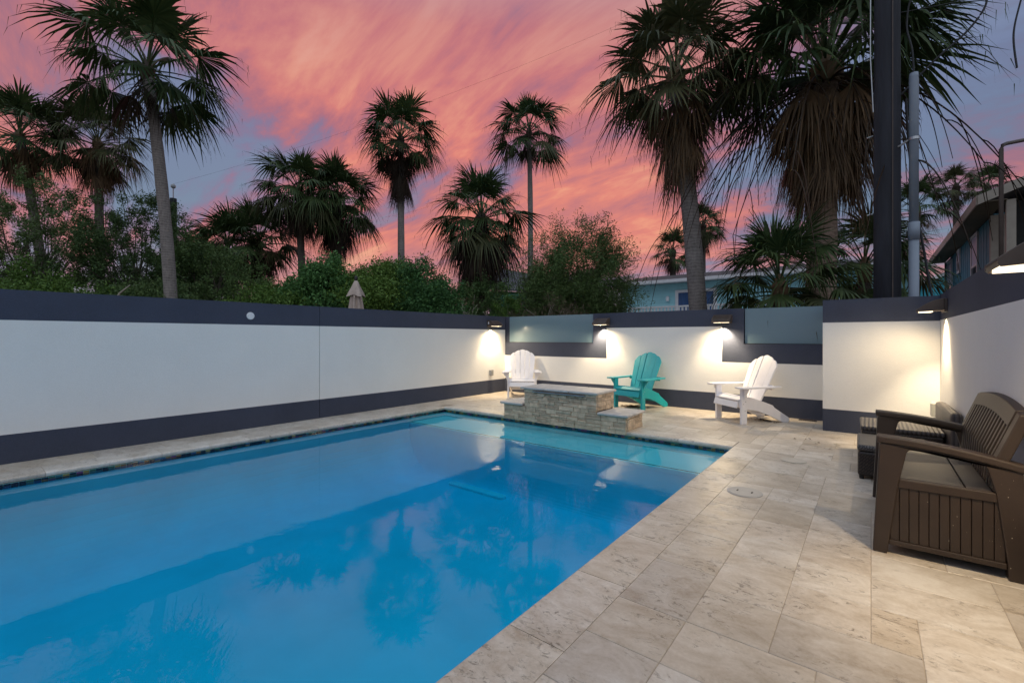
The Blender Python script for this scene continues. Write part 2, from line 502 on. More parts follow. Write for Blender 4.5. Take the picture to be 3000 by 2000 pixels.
# ------------------------------------------------------------------ mesh tools
class MB:
    def __init__(self):
        self.v, self.f = [], []

    def add(self, vs_, fs):
        o = len(self.v)
        self.v.extend(tuple(a) for a in vs_)
        self.f.extend(tuple(i + o for i in q) for q in fs)
        return self

    def box(self, x0, x1, y0, y1, z0, z1):
        return self.add([(x0, y0, z0), (x1, y0, z0), (x1, y1, z0), (x0, y1, z0), (x0, y0, z1), (x1, y0, z1), (x1, y1, z1), (x0, y1, z1)],
                        [(3, 2, 1, 0), (4, 5, 6, 7), (0, 1, 5, 4), (1, 2, 6, 5), (2, 3, 7, 6), (3, 0, 4, 7)])

    def obox(self, m, sx, sy, sz):
        b = MB().box(-sx / 2, sx / 2, -sy / 2, sy / 2, -sz / 2, sz / 2)
        return self.add([m @ Vector(q) for q in b.v], b.f)

    def prism(self, poly, a, b, axis='y'):
        """poly: 2D outline, extruded from a to b along axis (x: poly=(y,z), y: poly=(x,z), z: poly=(x,y))"""
        n = len(poly)

        def pt(q, w):
            return {'x': (w, q[0], q[1]), 'y': (q[0], w, q[1]), 'z': (q[0], q[1], w)}[axis]
        vs_ = [pt(q, a) for q in poly] + [pt(q, b) for q in poly]
        fs = [tuple(range(n))[::-1], tuple(range(n, 2 * n))]
        fs += [(i, (i + 1) % n, n + (i + 1) % n, n + i) for i in range(n)]
        return self.add(vs_, fs)

    def tube(self, pts, rads, n=6, cap=True):
        pts = [Vector(q) for q in pts]
        if isinstance(rads, (int, float)):
            rads = [rads] * len(pts)
        vs_, fs = [], []
        ref = Vector((0.31, 0.17, 0.93))
        for i, q in enumerate(pts):
            d = (pts[min(i + 1, len(pts) - 1)] - pts[max(i - 1, 0)])
            d = d.normalized() if d.length > 1e-9 else Vector((0, 0, 1))
            r = ref if abs(d.dot(ref)) < 0.95 else Vector((1, 0, 0))
            a = d.cross(r).normalized()
            b = d.cross(a)
            for k in range(n):
                th = 2 * PI * k / n
                vs_.append(q + (a * math.cos(th) + b * math.sin(th)) * rads[i])
        for i in range(len(pts) - 1):
            for k in range(n):
                fs.append((i * n + k, i * n + (k + 1) % n, (i + 1) * n + (k + 1) % n, (i + 1) * n + k))
        if cap:
            fs.append(tuple(range(n))[::-1])
            fs.append(tuple(range((len(pts) - 1) * n, len(pts) * n)))
        return self.add(vs_, fs)

    def lathe(self, prof, n=24, c=(0, 0)):
        vs_, fs = [], []
        for r, z in prof:
            for k in range(n):
                th = 2 * PI * k / n
                vs_.append((c[0] + r * math.cos(th), c[1] + r * math.sin(th), z))
        for i in range(len(prof) - 1):
            for k in range(n):
                fs.append((i * n + k, i * n + (k + 1) % n, (i + 1) * n + (k + 1) % n, (i + 1) * n + k))
        fs.append(tuple(range(n))[::-1])
        fs.append(tuple(range((len(prof) - 1) * n, len(prof) * n)))
        return self.add(vs_, fs)

    def mesh(self, name, mat, smooth=False):
        me = bpy.data.meshes.new(name)
        me.from_pydata([tuple(q) for q in self.v], [], self.f)
        if smooth:
            me.polygons.foreach_set('use_smooth', [True] * len(me.polygons))
        me.materials.append(mat)
        me.update()
        return me

    def build(self, name, mat, parent=None, smooth=False, bevel=0.0, seg=2):
        return put(name, self.mesh(name, mat, smooth), parent, bevel=bevel, seg=seg)


def put(name, me, parent=None, loc=None, rot=None, scale=None, bevel=0.0, seg=2):
    o = bpy.data.objects.new(name, me)
    col.objects.link(o)
    if parent is not None:
        o.parent = parent
    if loc is not None:
        o.location = loc
    if rot is not None:
        o.rotation_euler = rot
    if scale is not None:
        o.scale = scale if isinstance(scale, tuple) else (scale,) * 3
    if bevel:
        b = o.modifiers.new('edge', 'BEVEL')
        b.width = bevel
        b.segments = seg
        b.limit_method = 'ANGLE'
        b.angle_limit = R(40)
    return o


def tag(o, label, cat, group=None):
    o['label'] = label
    o['category'] = cat
    if group:
        o['group'] = group
    return o


def struct(o, kind='structure'):
    o['kind'] = kind
    return o


def empty(name, loc=(0, 0, 0), rz=0.0, label=None, cat=None, group=None):
    o = bpy.data.objects.new(name, None)
    o.empty_display_size = 0.2
    col.objects.link(o)
    o.location = loc
    o.rotation_euler = (0, 0, rz)
    if label:
        tag(o, label, cat, group)
    return o


def copy_tree(o, parent=None):
    c = o.copy()
    col.objects.link(c)
    c.parent = parent
    for ch in list(o.children):
        copy_tree(ch, c)
    return c


# ================================================================== the setting
XL, YB, XR, YK = -6.96, 8.53, 0.66, 7.67          # faces of the left, back, right walls and of the corner block
PX0, PX1, PY0, PY1 = -6.25, -1.30, -3.0, 5.87     # pool opening
Y0 = -3.6                                          # near end of the yard
WZ = -0.075                                        # water level

g = MB()
GX0, GX1, GY0, GY1 = XL - 0.15, XR + 0.15, Y0 - 0.1, YB + 0.1
for (a, b, c_, d) in ((-400, 400, GY1, 500), (-400, 400, -400, GY0), (-400, GX0, GY0, GY1), (GX1, 400, GY0, GY1)):
    g.add([(a, c_, -0.03), (b, c_, -0.03), (b, d, -0.03), (a, d, -0.03)], [(0, 1, 2, 3)])
struct(g.build('ground', soil))

# deck slab with joints showing between the stones
d = MB()
d.box(PX1 + 0.01, XR + 0.1, Y0, YB + 0.05, -0.2, -0.0028)
d.box(XL - 0.1, PX1 + 0.01, PY1 + 0.01, YB + 0.05, -0.2, -0.0028)
d.box(XL - 0.1, PX0 - 0.01, Y0, PY1 + 0.01, -0.2, -0.0028)
d.box(PX0 - 0.01, PX1 + 0.01, Y0, PY0 - 0.01, -0.2, -0.0028)
deck = struct(d.build('deck', grout))

TILE = {}


def tile_mesh(w, h, mat, th=0.028, ch=0.0022):
    key = (round(w, 3), round(h, 3), mat.name)
    if key not in TILE:
        b = MB()
        x, y = w / 2 - 0.0012, h / 2 - 0.0012
        lo = [(-x, -y, -th), (x, -y, -th), (x, y, -th), (-x, y, -th)]
        mi = [(-x, -y, -ch), (x, -y, -ch), (x, y, -ch), (-x, y, -ch)]
        hi = [(-x + ch, -y + ch, 0), (x - ch, -y + ch, 0), (x - ch, y - ch, 0), (-x + ch, y - ch, 0)]
        b.add(lo + mi + hi, [(8, 9, 10, 11)] + [(i, (i + 1) % 4, 4 + (i + 1) % 4, 4 + i) for i in range(4)] + [(4 + i, 4 + (i + 1) % 4, 8 + (i + 1) % 4, 8 + i) for i in range(4)])
        TILE[key] = b.mesh('tile', mat)
    return TILE[key]


def lay(x0, y0, nx, ny, ux, uy, seed, skip=None):
    rnd = random.Random(seed)
    used = [[False] * ny for _ in range(nx)]
    sizes = [(3, 3), (3, 2), (2, 3), (3, 2), (2, 2), (2, 2), (2, 1), (1, 2), (1, 1)]
    for j in range(ny):
        for i in range(nx):
            if used[i][j]:
                continue
            first = sizes[:6]
            rnd.shuffle(first)
            for (a, b) in first + sizes[6:]:
                if i + a <= nx and j + b <= ny and not any(used[p][q] for p in range(i, i + a) for q in range(j, j + b)):
                    break
            for p in range(i, i + a):
                for q in range(j, j + b):
                    used[p][q] = True
            cx, cy = x0 + (i + a / 2) * ux, y0 + (j + b / 2) * uy
            if skip and skip(cx, cy):
                continue
            put('tile', tile_mesh(a * ux, b * uy, trav), deck, (cx, cy, rnd.uniform(-0.0006, 0.0006)))


lay(-1.0, Y0, 10, 72, (XR + 1.0) / 10, (YB - Y0) / 72, 11, lambda x, y: y > YK + 0.1 and x > -0.3)
lay(XL, PY1 + 0.30, 34, 13, (-1.0 - XL) / 34, (YB - PY1 - 0.30) / 13, 23)


def coping_mesh(length, width, name='coping_stone'):
    """bullnosed stone, nose towards -x, length along y"""
    prof = [(width / 2, -0.045), (width / 2, 0.0), (-width / 2 + 0.02, 0.0)]
    for k in range(1, 6):
        a = PI / 2 * k / 5
        prof.append((-width / 2 - 0.002 + 0.022 - 0.022 * math.sin(a), -0.022 + 0.022 * math.cos(a)))
    prof += [(-width / 2, -0.040), (-width / 2 + 0.008, -0.045)]
    b = MB().prism(prof, -length / 2 + 0.002, length / 2 - 0.002, 'y')
    return b.mesh(name, trav_lt)


cm = coping_mesh(0.613, 0.30)
y = 1.61 - 0.613 * 8
while y < PY1 - 0.2:
    put('coping_stone', cm, deck, (PX1 + 0.15, y + 0.3065, 0.0007))
    y += 0.613
yend = y
cm2 = coping_mesh(PY1 + 0.30 - yend, 0.30)
put('coping_stone', cm2, deck, (PX1 + 0.15, (yend + PY1 + 0.30) / 2, 0.0007))
cmf = coping_mesh(0.64, 0.30)
x = PX1 - 0.02
for k in range(8):
    xa = x - 0.64 * k
    if xa - 0.64 < PX0 - 0.3:
        break
    if -4.55 < xa - 0.32 < -2.95:
        continue
    put('coping_stone', cmf, deck, (xa - 0.30, PY1 + 0.15, 0.0007), (0, 0, R(90)))
cml = coping_mesh(0.92, 0.30)
y = PY1 + 0.3
while y > Y0:
    put('coping_stone', cml, deck, (PX0 - 0.15, y - 0.46, 0.0007), (0, 0, R(180)))
    y -= 0.92
y = PY1 + 0.3
kk = 0
while y > Y0 + 0.7:
    L = (0.61, 0.71, 0.92)[kk % 3]
    put('tile', tile_mesh(XL and (PX0 - 0.30 - XL), L, trav_lt), deck, ((XL + PX0 - 0.30) / 2, y - L / 2, 0.0))
    y -= L
    kk += 1

# pool shell
FZ = -0.86
p = MB()
LY, LZ = 5.06, -0.165                              # front edge and height of the shallow ledge
rings = [(0.0, LZ), (0.0, LZ - 0.08)]
for k in range(1, 13):
    a = PI / 2 * k / 12
    rings.append((0.75 * (1 - math.cos(a)), LZ - 0.08 + (FZ - LZ + 0.08) * math.sin(a)))
vs_, fs = [], []
for (ins, z_) in rings:
    vs_ += [(PX0 + ins, PY0 + ins, z_), (PX1 - ins, PY0 + ins, z_), (PX1 - ins, LY - ins * 0.3, z_), (PX0 + ins, LY - ins * 0.3, z_)]
for i in range(len(rings) - 1):
    for k in range(4):
        fs.append((i * 4 + k, (i + 1) * 4 + k, (i + 1) * 4 + (k + 1) % 4, i * 4 + (k + 1) % 4))
q = (len(rings) - 1) * 4
fs.append((q, q + 1, q + 2, q + 3))
p.add(vs_, fs)
zt = -0.048
p.add([(PX0, PY0, zt), (PX1, PY0, zt), (PX1, PY1, zt), (PX0, PY1, zt), (PX0, PY0, LZ), (PX1, PY0, LZ), (PX1, PY1, LZ), (PX0, PY1, LZ), (PX1, LY, LZ), (PX0, LY, LZ)],
      [(0, 4, 5, 1), (1, 5, 8, 6, 2), (2, 6, 7, 3), (3, 7, 9, 4, 0)])
pool = struct(p.build('pool', plaster))
led_ = MB().box(PX0 + 0.001, PX1 - 0.001, LY - 0.006, PY1 - 0.001, LZ - 0.06, LZ + 0.002)
led_.build('ledge', plaster, pool, bevel=0.01)
# trim tiles along the ledge edge
tm = MB().box(-0.024, 0.024, -0.011, 0.011, 0, 0.003).mesh('trim_tile', mosaic_m)
n = int((PX1 - PX0) / 0.052)
for i in range(n):
    put('trim_tile', tm, pool, (PX0 + 0.03 + i * 0.052, 5.085, LZ + 0.002))
# waterline mosaic
wt = MB().box(-0.004, 0.006, -0.0235, 0.0235, -0.0105, 0.0105).mesh('mosaic_tile', mosaic_m)
for i in range(int((PY1 - 0.2) / 0.049)):
    for r_ in range(2):
        if i * 0.049 > PY1 - 0.05:
            break
        put('mosaic_tile', wt, pool, (PX0 + 0.001, PY1 - 0.03 - i * 0.049, -0.060 - r_ * 0.0225))
rest = MB()
for i in range(int((PX1 - PX0) / 0.049)):
    for r_ in range(2):
        cx_ = PX0 + 0.03 + i * 0.049
        rest.box(cx_ - 0.0235, cx_ + 0.0235, PY1 - 0.006, PY1 + 0.004, -0.0705 - r_ * 0.0225, -0.0495 - r_ * 0.0225)
for i in range(int((PY1 - PY0) / 0.049)):
    for r_ in range(2):
        cy_ = PY0 + 0.03 + i * 0.049
        rest.box(PX1 - 0.006, PX1 + 0.004, cy_ - 0.0235, cy_ + 0.0235, -0.0705 - r_ * 0.0225, -0.0495 - r_ * 0.0225)
struct(rest.build('mosaic_band', mosaic_m, pool), 'stuff')
# drain channel on the floor
dr = MB()
pl = []
for k in range(9):
    a = PI / 2 + PI * k / 8
    pl.append((-0.46 + 0.065 * math.cos(a), 0.065 * math.sin(a)))
for k in range(9):
    a = -PI / 2 + PI * k / 8
    pl.append((0.46 + 0.065 * math.cos(a), 0.065 * math.sin(a)))
dr.prism(pl, 0, 0.03, 'z')
dro = dr.build('drain_channel', cyan_drain)
dro.location = (-4.36, 4.70, FZ)
tag(dro, 'pale cyan round-ended drain channel on the pool floor', 'drain')
w = MB().box(PX0 - 0.05, PX1 + 0.05, PY0 - 0.05, PY1 + 0.05, FZ - 0.03, WZ)
struct(w.build('water', water_m))

# ------------------------------------------------------------------ walls
H = 1.79
lw = empty('privacy_wall', (XL, 0, 0), 0, 'long white stucco wall with charcoal bands beside the pool on the left', 'wall')
for (a, b) in ((Y0, 3.812), (3.820, YB)):
    MB().box(-0.2, 0, a, b, 0, 0.30).build('base_band', dark_band, lw)
    MB().box(-0.2, 0.0, a, b, 0.30, 1.475).build('white_panel', white_wall, lw)
    MB().box(-0.2, 0, a, b, 1.475, H).build('top_band', dark_band, lw)
MB().box(-0.18, -0.012, 3.81, 3.822, 0, H - 0.01).build('control_joint', black_m, lw)

bw = empty('back_wall', (0, YB, 0), 0, 'white back wall with stepped charcoal bands and frosted glass panels', 'wall')
T = 0.2
XK = -0.54


def bwbox(name, x0, x1, z0, z1, mt, y0=0.0, y1=T):
    return MB().box(x0, x1, y0, y1, z0, z1).build(name, mt, bw)


bwbox('base_band', XL - 0.2, XK, 0, 0.32, dark_band)
bwbox('white_panel', XL - 0.2, XK, 0.32, 0.865, white_wall)
bwbox('white_panel', -4.273, -2.061, 0.865, 1.486, white_wall)
bwbox('dark_band', XL - 0.2, -4.273, 0.865, 1.172, dark_band)
bwbox('dark_band', -4.58, -4.273, 1.172, H, dark_band)
bwbox('dark_band', -4.273, -2.061, 1.486, H, dark_band)
bwbox('dark_band', -2.061, -1.715, 0.865, H, dark_band)
bwbox('dark_band', -1.715, XK, 0.865, 1.18, dark_band)
bwbox('dark_band', XL - 0.2, -6.85, 1.172, H, dark_band, 0.05)
for (a, b, z0) in ((-6.845, -4.585, 1.184), (-1.700, XK - 0.004, 1.192)):
    gp = bwbox('glass_panel', a, b, z0, 1.783, frost, 0.03, 0.045)
    ch = MB().box(a, b, 0.022, 0.053, z0 - 0.012, z0).build('glass_channel', black_m, bw)

kb = empty('corner_block', (XK, YK, 0), 0, 'square white stucco corner block with charcoal top and foot, right of the glass', 'wall')
for nm, z0, z1, mt in (('base_band', 0, 0.305, dark_band), ('white_panel', 0.305, 1.50, white_wall), ('top_band', 1.50, 1.812, dark_band)):
    MB().box(0, XR - XK - 0.002, 0, YB + T - YK, z0, z1).build(nm, mt, kb)

rw = empty('right_wall', (XR, 0, 0), 0, 'white stucco wall with charcoal top band behind the brown loveseat', 'wall')
for nm, z0, z1, mt in (('base_band', 0, 0.305, dark_band), ('white_panel', 0.305, 1.51, white_wall), ('top_band', 1.51, 1.822, dark_band)):
    MB().box(0, 0.2, Y0, YB + T, z0, z1).build(nm, mt, rw)

# ------------------------------------------------------------------ wall lamps


def lamp(name, loc, rz, label, power, spot=92, tilt=8, floor=17.0):
    """local: wall plane y=0, lamp projects to -y, width along x"""
    e = empty(name, loc, rz, label, 'wall lamp', 'bronze wall lamps')
    W, D, Hh = 0.29, 0.25, 0.15
    MB().box(-W / 2 + 0.01, W / 2 - 0.01, -0.03, -0.001, -Hh / 2, Hh / 2).build('back_plate', bronze, e, bevel=0.004)
    prof = [(-0.03, -Hh / 2 + 0.02), (-0.03, Hh / 2)]
    for k in range(9):
        t_ = k / 8
        prof.append((-0.045 - (D - 0.045) * t_, Hh / 2 - (Hh - 0.045) * (t_ ** 1.7)))
    prof += [(-D, -Hh / 2 + 0.02), (-D + 0.01, -Hh / 2 + 0.008)]
    MB().prism(prof, -W / 2, -W / 2 + 0.02, 'x').build('side_plate', bronze, e, bevel=0.003)
    MB().prism(prof, W / 2 - 0.02, W / 2, 'x').build('side_plate', bronze, e, bevel=0.003)
    # ribbed hood between the sides
    top = [(q[0], q[1] - 0.012) for q in prof[1:-2]]
    bot = [(q[0] + 0.004, q[1] - 0.024) for q in top[::-1]]
    hood = MB().prism(top + bot, -W / 2 + 0.02, W / 2 - 0.02, 'x').build('hood', bronze, e)
    for k in range(11):
        xx = -W / 2 + 0.035 + k * (W - 0.07) / 10
        rib = [(q[0], q[1] + 0.007) for q in top[4:]] + [(q[0], q[1] - 0.004) for q in top[4:][::-1]]
        MB().prism(rib, xx - 0.004, xx + 0.004, 'x').build('rib', bronze, hood)
    MB().box(-W / 2 + 0.02, W / 2 - 0.02, -D + 0.012, -0.03, -Hh / 2 + 0.022, -Hh / 2 + 0.030).build('bottom_plate', bronze, e)
    for s in (-1, 1):
        MB().box(s * 0.064 - 0.05, s * 0.064 + 0.05, -D + 0.02, -D + 0.13, -Hh / 2 + 0.004, -Hh / 2 + 0.0215).build('led_panel', led, e)
    MB().box(-W / 2 - 0.002, -W / 2 + 0.001, -0.075, -0.048, -0.02, 0.035).build('rating_label', tape_m, e)
    ld = bpy.data.lights.new('lamp_light', 'SPOT')
    ld.energy = power
    ld.color = (1.0, 0.80, 0.52)
    ld.spot_size = R(spot)
    ld.spot_blend = 0.65
    ld.shadow_soft_size = 0.0
    lo = bpy.data.objects.new('lamp_light', ld)
    col.objects.link(lo)
    lo.parent = e
    lo.location = (0, -0.10, -Hh / 2 - 0.004)
    lo.rotation_euler = (R(tilt), 0, 0)
    # the panels also throw a broad wash into the yard
    wd = bpy.data.lights.new('lamp_wash', 'SPOT')
    wd.spot_size = R(165)
    wd.spot_blend = 0.8
    wd.shadow_soft_size = 0.0
    wd.energy = floor * 3.6
    wd.color = (1.0, 0.77, 0.47)
    wo = bpy.data.objects.new('lamp_wash', wd)
    col.objects.link(wo)
    wo.parent = e
    wo.location = (0, -D + 0.08, -Hh / 2 + 0.001)
    wo.rotation_euler = (R(-18), 0, 0)
    return e


lamp('wall_lamp', (XL, 8.0, 1.615), R(90), 'bronze wall lamp on the left wall above the outlet box', 115)
lamp('wall_lamp', (-4.33, YB, 1.615), 0, 'bronze wall lamp on the back wall above the teal chair', 115)
lamp('wall_lamp', (-2.03, YB, 1.615), 0, 'bronze wall lamp on the back wall above the right white chair', 115)
lamp('wall_lamp', (XR, 7.10, 1.655), R(-90), 'bronze wall lamp seen edge-on in the corner beside the block', 110, floor=9)
lamp('wall_lamp', (XR, 2.88, 1.66), R(-90), 'large bronze wall lamp with two glowing panels at the right edge', 50, floor=12)

# ------------------------------------------------------------------ small fittings
cp = empty('cover_plate', (XL, 2.778, 1.602), 0, 'round white cover plate on the dark band of the left wall', 'cover plate')
rot = Matrix.Rotation(R(90), 4, 'Y')
b = MB().lathe([(0.052, 0.0005), (0.052, 0.008), (0.047, 0.012)], 32)
b.v = [tuple(rot @ Vector(q)) for q in b.v]
b.build('disc', tape_m, cp, bevel=0.001)
for s in (-1, 1):
    b = MB().lathe([(0.004, 0.012), (0.004, 0.0145)], 8, (0.0, s * 0.032))
    b.v = [tuple(rot @ Vector(q)) for q in b.v]
    b.build('screw', steel, cp)

ob = empty('outlet_box', (XL, 7.98, 0.475), 0, 'grey metal outlet box low on the left wall under the lamp', 'outlet box')
MB().box(0.0005, 0.05, -0.045, 0.045, -0.06, 0.06).build('box', steel, ob, bevel=0.004)
MB().box(0.05, 0.062, -0.05, 0.05, -0.065, 0.065).build('cover', grey_plastic, ob, bevel=0.004)
for s in (-1, 1):
    MB().box(0.062, 0.066, -0.03, 0.03, s * 0.03 - 0.02, s * 0.03 + 0.02).build('flap', steel, ob, bevel=0.002)

ob = empty('weather_outlet', (XR, 7.36, 0.44), 0, 'bubble-covered outlet low on the right wall behind the wicker chair', 'outlet box')
MB().box(-0.045, -0.0005, -0.045, 0.045, -0.075, 0.075).build('box', grey_plastic, ob, bevel=0.004)
MB().box(-0.115, -0.045, -0.05, 0.05, -0.08, 0.08).build('cover', clear_cover, ob, bevel=0.012)
MB().box(-0.10, -0.07, -0.012, 0.012, 0.08, 0.095).build('latch', tape_m, ob)

sl = empty('skimmer_lid', (-0.838, 4.206, 0.0015), 0, 'round lid with two black slots set in the deck nearest the pool corner', 'lid')
MB().lathe([(0.135, 0.0), (0.135, 0.003), (0.132, 0.004)], 40).build('rim', cap_m, sl)
MB().lathe([(0.122, 0.004), (0.122, 0.006)], 40).build('cover', lid_m, sl)
for s in (-1, 1):
    MB().box(s * 0.055 - 0.006, s * 0.055 + 0.006, -0.018, 0.018, 0.006, 0.008).build('slot', black_m, sl)
sl = empty('valve_lid', (-0.648, 5.593, 0.0015), 0, 'plain sand-coloured round lid farther back in the deck', 'lid')
MB().lathe([(0.118, 0.0), (0.118, 0.003)], 40).build('rim', lid_m, sl)
MB().lathe([(0.108, 0.003), (0.108, 0.005), (0.105, 0.006)], 40).build('cover', lid_m, sl)
dg = empty('drain_grate', (-0.79, 8.44, 0.0), 0, 'small dark drain grate at the foot of the back wall', 'grate')
MB().box(-0.12, 0.12, -0.055, 0.055, 0.001, 0.003).build('frame', black_m, dg)
for k in range(8):
    MB().box(-0.11 + k * 0.028, -0.094 + k * 0.028, -0.05, 0.05, 0.003, 0.010).build('bar', rust_m, dg)

# ------------------------------------------------------------------ stone water feature
wf = empty('stone_water_feature', (-3.72, 5.88, 0), 0, 'stepped stacked-stone water feature with pale caps at the pool edge', 'water feature')
ox, oy = -3.72, 5.88
fy = PY1 - 0.012
core = MB()
core.box(-4.365 - ox, -3.105 - ox, fy + 0.03 - oy, 6.40 - oy, 0, 0.468)
core.box(-4.785 - ox, -4.366 - ox, fy + 0.03 - oy, 6.40 - oy, 0, 0.198)
core.box(-3.104 - ox, -2.655 - ox, fy + 0.03 - oy, 6.40 - oy, 0, 0.193)
core.box(-4.785 - ox, -2.655 - ox, fy + 0.02 - oy, PY1 + 0.005 - oy, -0.045, 0)
core.build('core', stone_core, wf)
rnd = random.Random(5)


def stone(x0, x1, z0, z1, face='front', X=None):
    gx = 0.0022
    pr = rnd.uniform(0.0, 0.014)
    b = MB()
    if face == 'front':
        b.box(x0 - ox + gx, x1 - ox - gx, fy - oy - pr, fy - oy + 0.034, z0 + 0.0015, z1 - 0.0015)
        fr = [i for i, q in enumerate(b.v) if q[1] < fy - oy + 0.01]
    else:
        b.box(X - ox - 0.02, X - ox + pr * 0.7, x0 - oy + gx, x1 - oy - gx, z0 + 0.0015, z1 - 0.0015)
        fr = [i for i, q in enumerate(b.v) if q[0] > X - ox - 0.01]
    for i in fr:
        q = b.v[i]
        j = [rnd.uniform(-0.004, 0.004) for _ in range(3)]
        if face == 'front':
            b.v[i] = (q[0] + j[0] * 0.4, q[1] + j[1], q[2] + j[2] * 0.5)
        else:
            b.v[i] = (q[0] + j[0], q[1] + j[1] * 0.4, q[2] + j[2] * 0.5)
    b.build('stone', stone_m, wf, bevel=0.003, seg=1)


def courses(x0, x1, z0, z1, face='front', X=None, hmin=0.042, hmax=0.068):
    z = z0
    while z < z1 - 0.004:
        hh = rnd.uniform(hmin, hmax)
        if z1 - (z + hh) < hmin:
            hh = z1 - z
        xx = x0
        while xx < x1 - 0.004:
            ww = rnd.uniform(0.09, 0.26)
            if x1 - (xx + ww) < 0.08:
                ww = x1 - xx
            if hh > 0.05 and rnd.random() < 0.35:
                stone(xx, xx + ww, z, z + hh / 2, face, X)
                stone(xx, xx + ww, z + hh / 2, z + hh, face, X)
            else:
                stone(xx, xx + ww, z, z + hh, face, X)
            xx += ww
        z += hh


courses(-4.80, -2.64, -0.045, 0.195)
courses(-4.38, -3.09, 0.195, 0.468)
courses(fy + 0.035, 6.40, 0.0, 0.195, 'side', -2.64)
courses(fy + 0.035, 6.40, 0.232, 0.468, 'side', -3.09)


def cap(x0, x1, y0, y1, z0, z1):
    MB().box(x0 - ox, x1 - ox, y0 - oy, y1 - oy, z0, z1).build('cap_stone', cap_m, wf, bevel=0.012, seg=3)


for (a, b) in ((-4.435, -3.99), (-3.987, -3.533), (-3.53, -3.06)):
    cap(a, b, 5.81, 6.44, 0.470, 0.506)
cap(-4.86, -4.405, 5.815, 6.44, 0.2, 0.236)
cap(-3.065, -2.60, 5.815, 6.44, 0.197, 0.232)
MB().box(-4.19 - ox, -3.27 - ox, 5.80 - oy, 5.87 - oy, 0.438, 0.452).build('spillway_lip', steel, wf)

# ------------------------------------------------------------------ adirondack chairs


def adirondack(name, mt):
    """local: front towards -y"""
    e = empty(name)
    for s in (-1, 1):
        MB().box(s * 0.295 - 0.019, s * 0.295 + 0.019, 0.0, 0.095, 0, 0.532).build('front_leg', mt, e, bevel=0.004)
        side = [(0.02, 0.375), (0.0, 0.33), (0.0, 0.25), (0.05, 0.225), (0.30, 0.185), (0.50, 0.115), (0.74, 0.0), (0.835, 0.0), (0.86, 0.03), (0.84, 0.075), (0.60, 0.225), (0.565, 0.265), (0.40, 0.325), (0.15, 0.375)]
        MB().prism(side, s * 0.259 - 0.016, s * 0.259 + 0.016, 'x').build('side_rail', mt, e, bevel=0.004)
        arm = [(0.262, -0.075), (0.40, -0.085), (0.425, -0.06), (0.425, 0.06), (0.405, 0.20), (0.375, 0.36), (0.37, 0.62), (0.355, 0.66), (0.30, 0.665), (0.29, 0.60), (0.288, 0.30), (0.268, 0.15)]
        arm = [(s * q[0], q[1]) for q in arm]
        if s < 0:
            arm = arm[::-1]
        MB().prism(arm, 0.533, 0.558, 'z').build('arm', mt, e, bevel=0.006)
        br = [(0.315, 0.532), (0.405, 0.532), (0.395, 0.505), (0.34, 0.43), (0.315, 0.36)]
        br = [(s * q[0], q[1]) for q in br]
        MB().prism(br, 0.03, 0.062, 'y').build('arm_bracket', mt, e, bevel=0.003)
    # seat slats: a rolled front slat and three behind
    seat = [(-0.035, 0.285, 74), (0.022, 0.368, 20), (0.125, 0.388, -6), (0.228, 0.368, -15), (0.328, 0.338, -18)]
    for k, (yy, zz, an) in enumerate(seat):
        m = Matrix.Translation((0, yy, zz)) @ Matrix.Rotation(R(an), 4, 'X')
        MB().obox(m, 0.545, 0.097, 0.024).build('seat_slat', mt, e, bevel=0.006)
    # back slats fanning out, each with a rounded head
    lean = R(24)
    tops = [0.745, 0.80, 0.82, 0.80, 0.745]
    wb, wt_ = 0.092, 0.117
    for k in range(5):
        i = k - 2
        Ht = tops[k]
        xb0, xb1 = i * wb - wb / 2 + 0.0025, i * wb + wb / 2 - 0.0025
        xt0, xt1 = i * wt_ - wt_ / 2 + 0.0025, i * wt_ + wt_ / 2 - 0.0025
        poly = [(xb0, 0.0), (xb1, 0.0)]
        xm0, xm1 = xt0, xt1
        zsh = Ht - (0.03 if i == 0 else 0.065)
        if i <= 0:
            lo_r, lo_l = (Ht if i else zsh + 0.022), Ht - (0.075 if i else 0.008)
        n_ = 8
        head = []
        for j in range(n_ + 1):
            t_ = j / n_
            xx = xt1 + (xt0 - xt1) * t_
            if i == 0:
                zz = Ht - 0.016 * (2 * t_ - 1) ** 2
            elif i < 0:
                zz = Ht - (0.055 if i == -1 else 0.115) * t_ ** 2.2
            else:
                zz = Ht - (0.055 if i == 1 else 0.115) * (1 - t_) ** 2.2
            head.append((xx, zz))
        b = MB().prism(poly + head, -0.011, 0.011, 'y')
        mm = Matrix.Translation((0, 0.372 + 0.004 * (abs(i) == 0), 0.262)) @ Matrix.Rotation(-lean, 4, 'X')
        # gentle dish across the back: outer slats sit a little forward
        b.v = [tuple(mm @ Vector((q[0], q[1] - 0.004 * abs(i), q[2]))) for q in b.v]
        b.build('back_slat', mt, e, bevel=0.003)
    m = Matrix.Translation((0, 0.372 + 0.30 * math.sin(lean) + 0.026, 0.262 + 0.30 * math.cos(lean))) @ Matrix.Rotation(-lean, 4, 'X')
    MB().obox(m, 0.66, 0.028, 0.07).build('back_rail', mt, e, bevel=0.004)
    MB().box(-0.24, 0.24, 0.50, 0.53, 0.12, 0.19).build('lower_rail', mt, e, bevel=0.004)
    for s in (-1, 1):
        for (yy, zz) in ((0.035, 0.30), (0.06, 0.20), (0.07, 0.335)):
            b = MB().lathe([(0.007, 0), (0.007, 0.004)], 8)
            mm = Matrix.Translation((s * 0.314, yy, zz)) @ Matrix.Rotation(s * R(90), 4, 'Y')
            b.v = [tuple(mm @ Vector(q)) for q in b.v]
            b.build('bolt', steel, e)
    return e


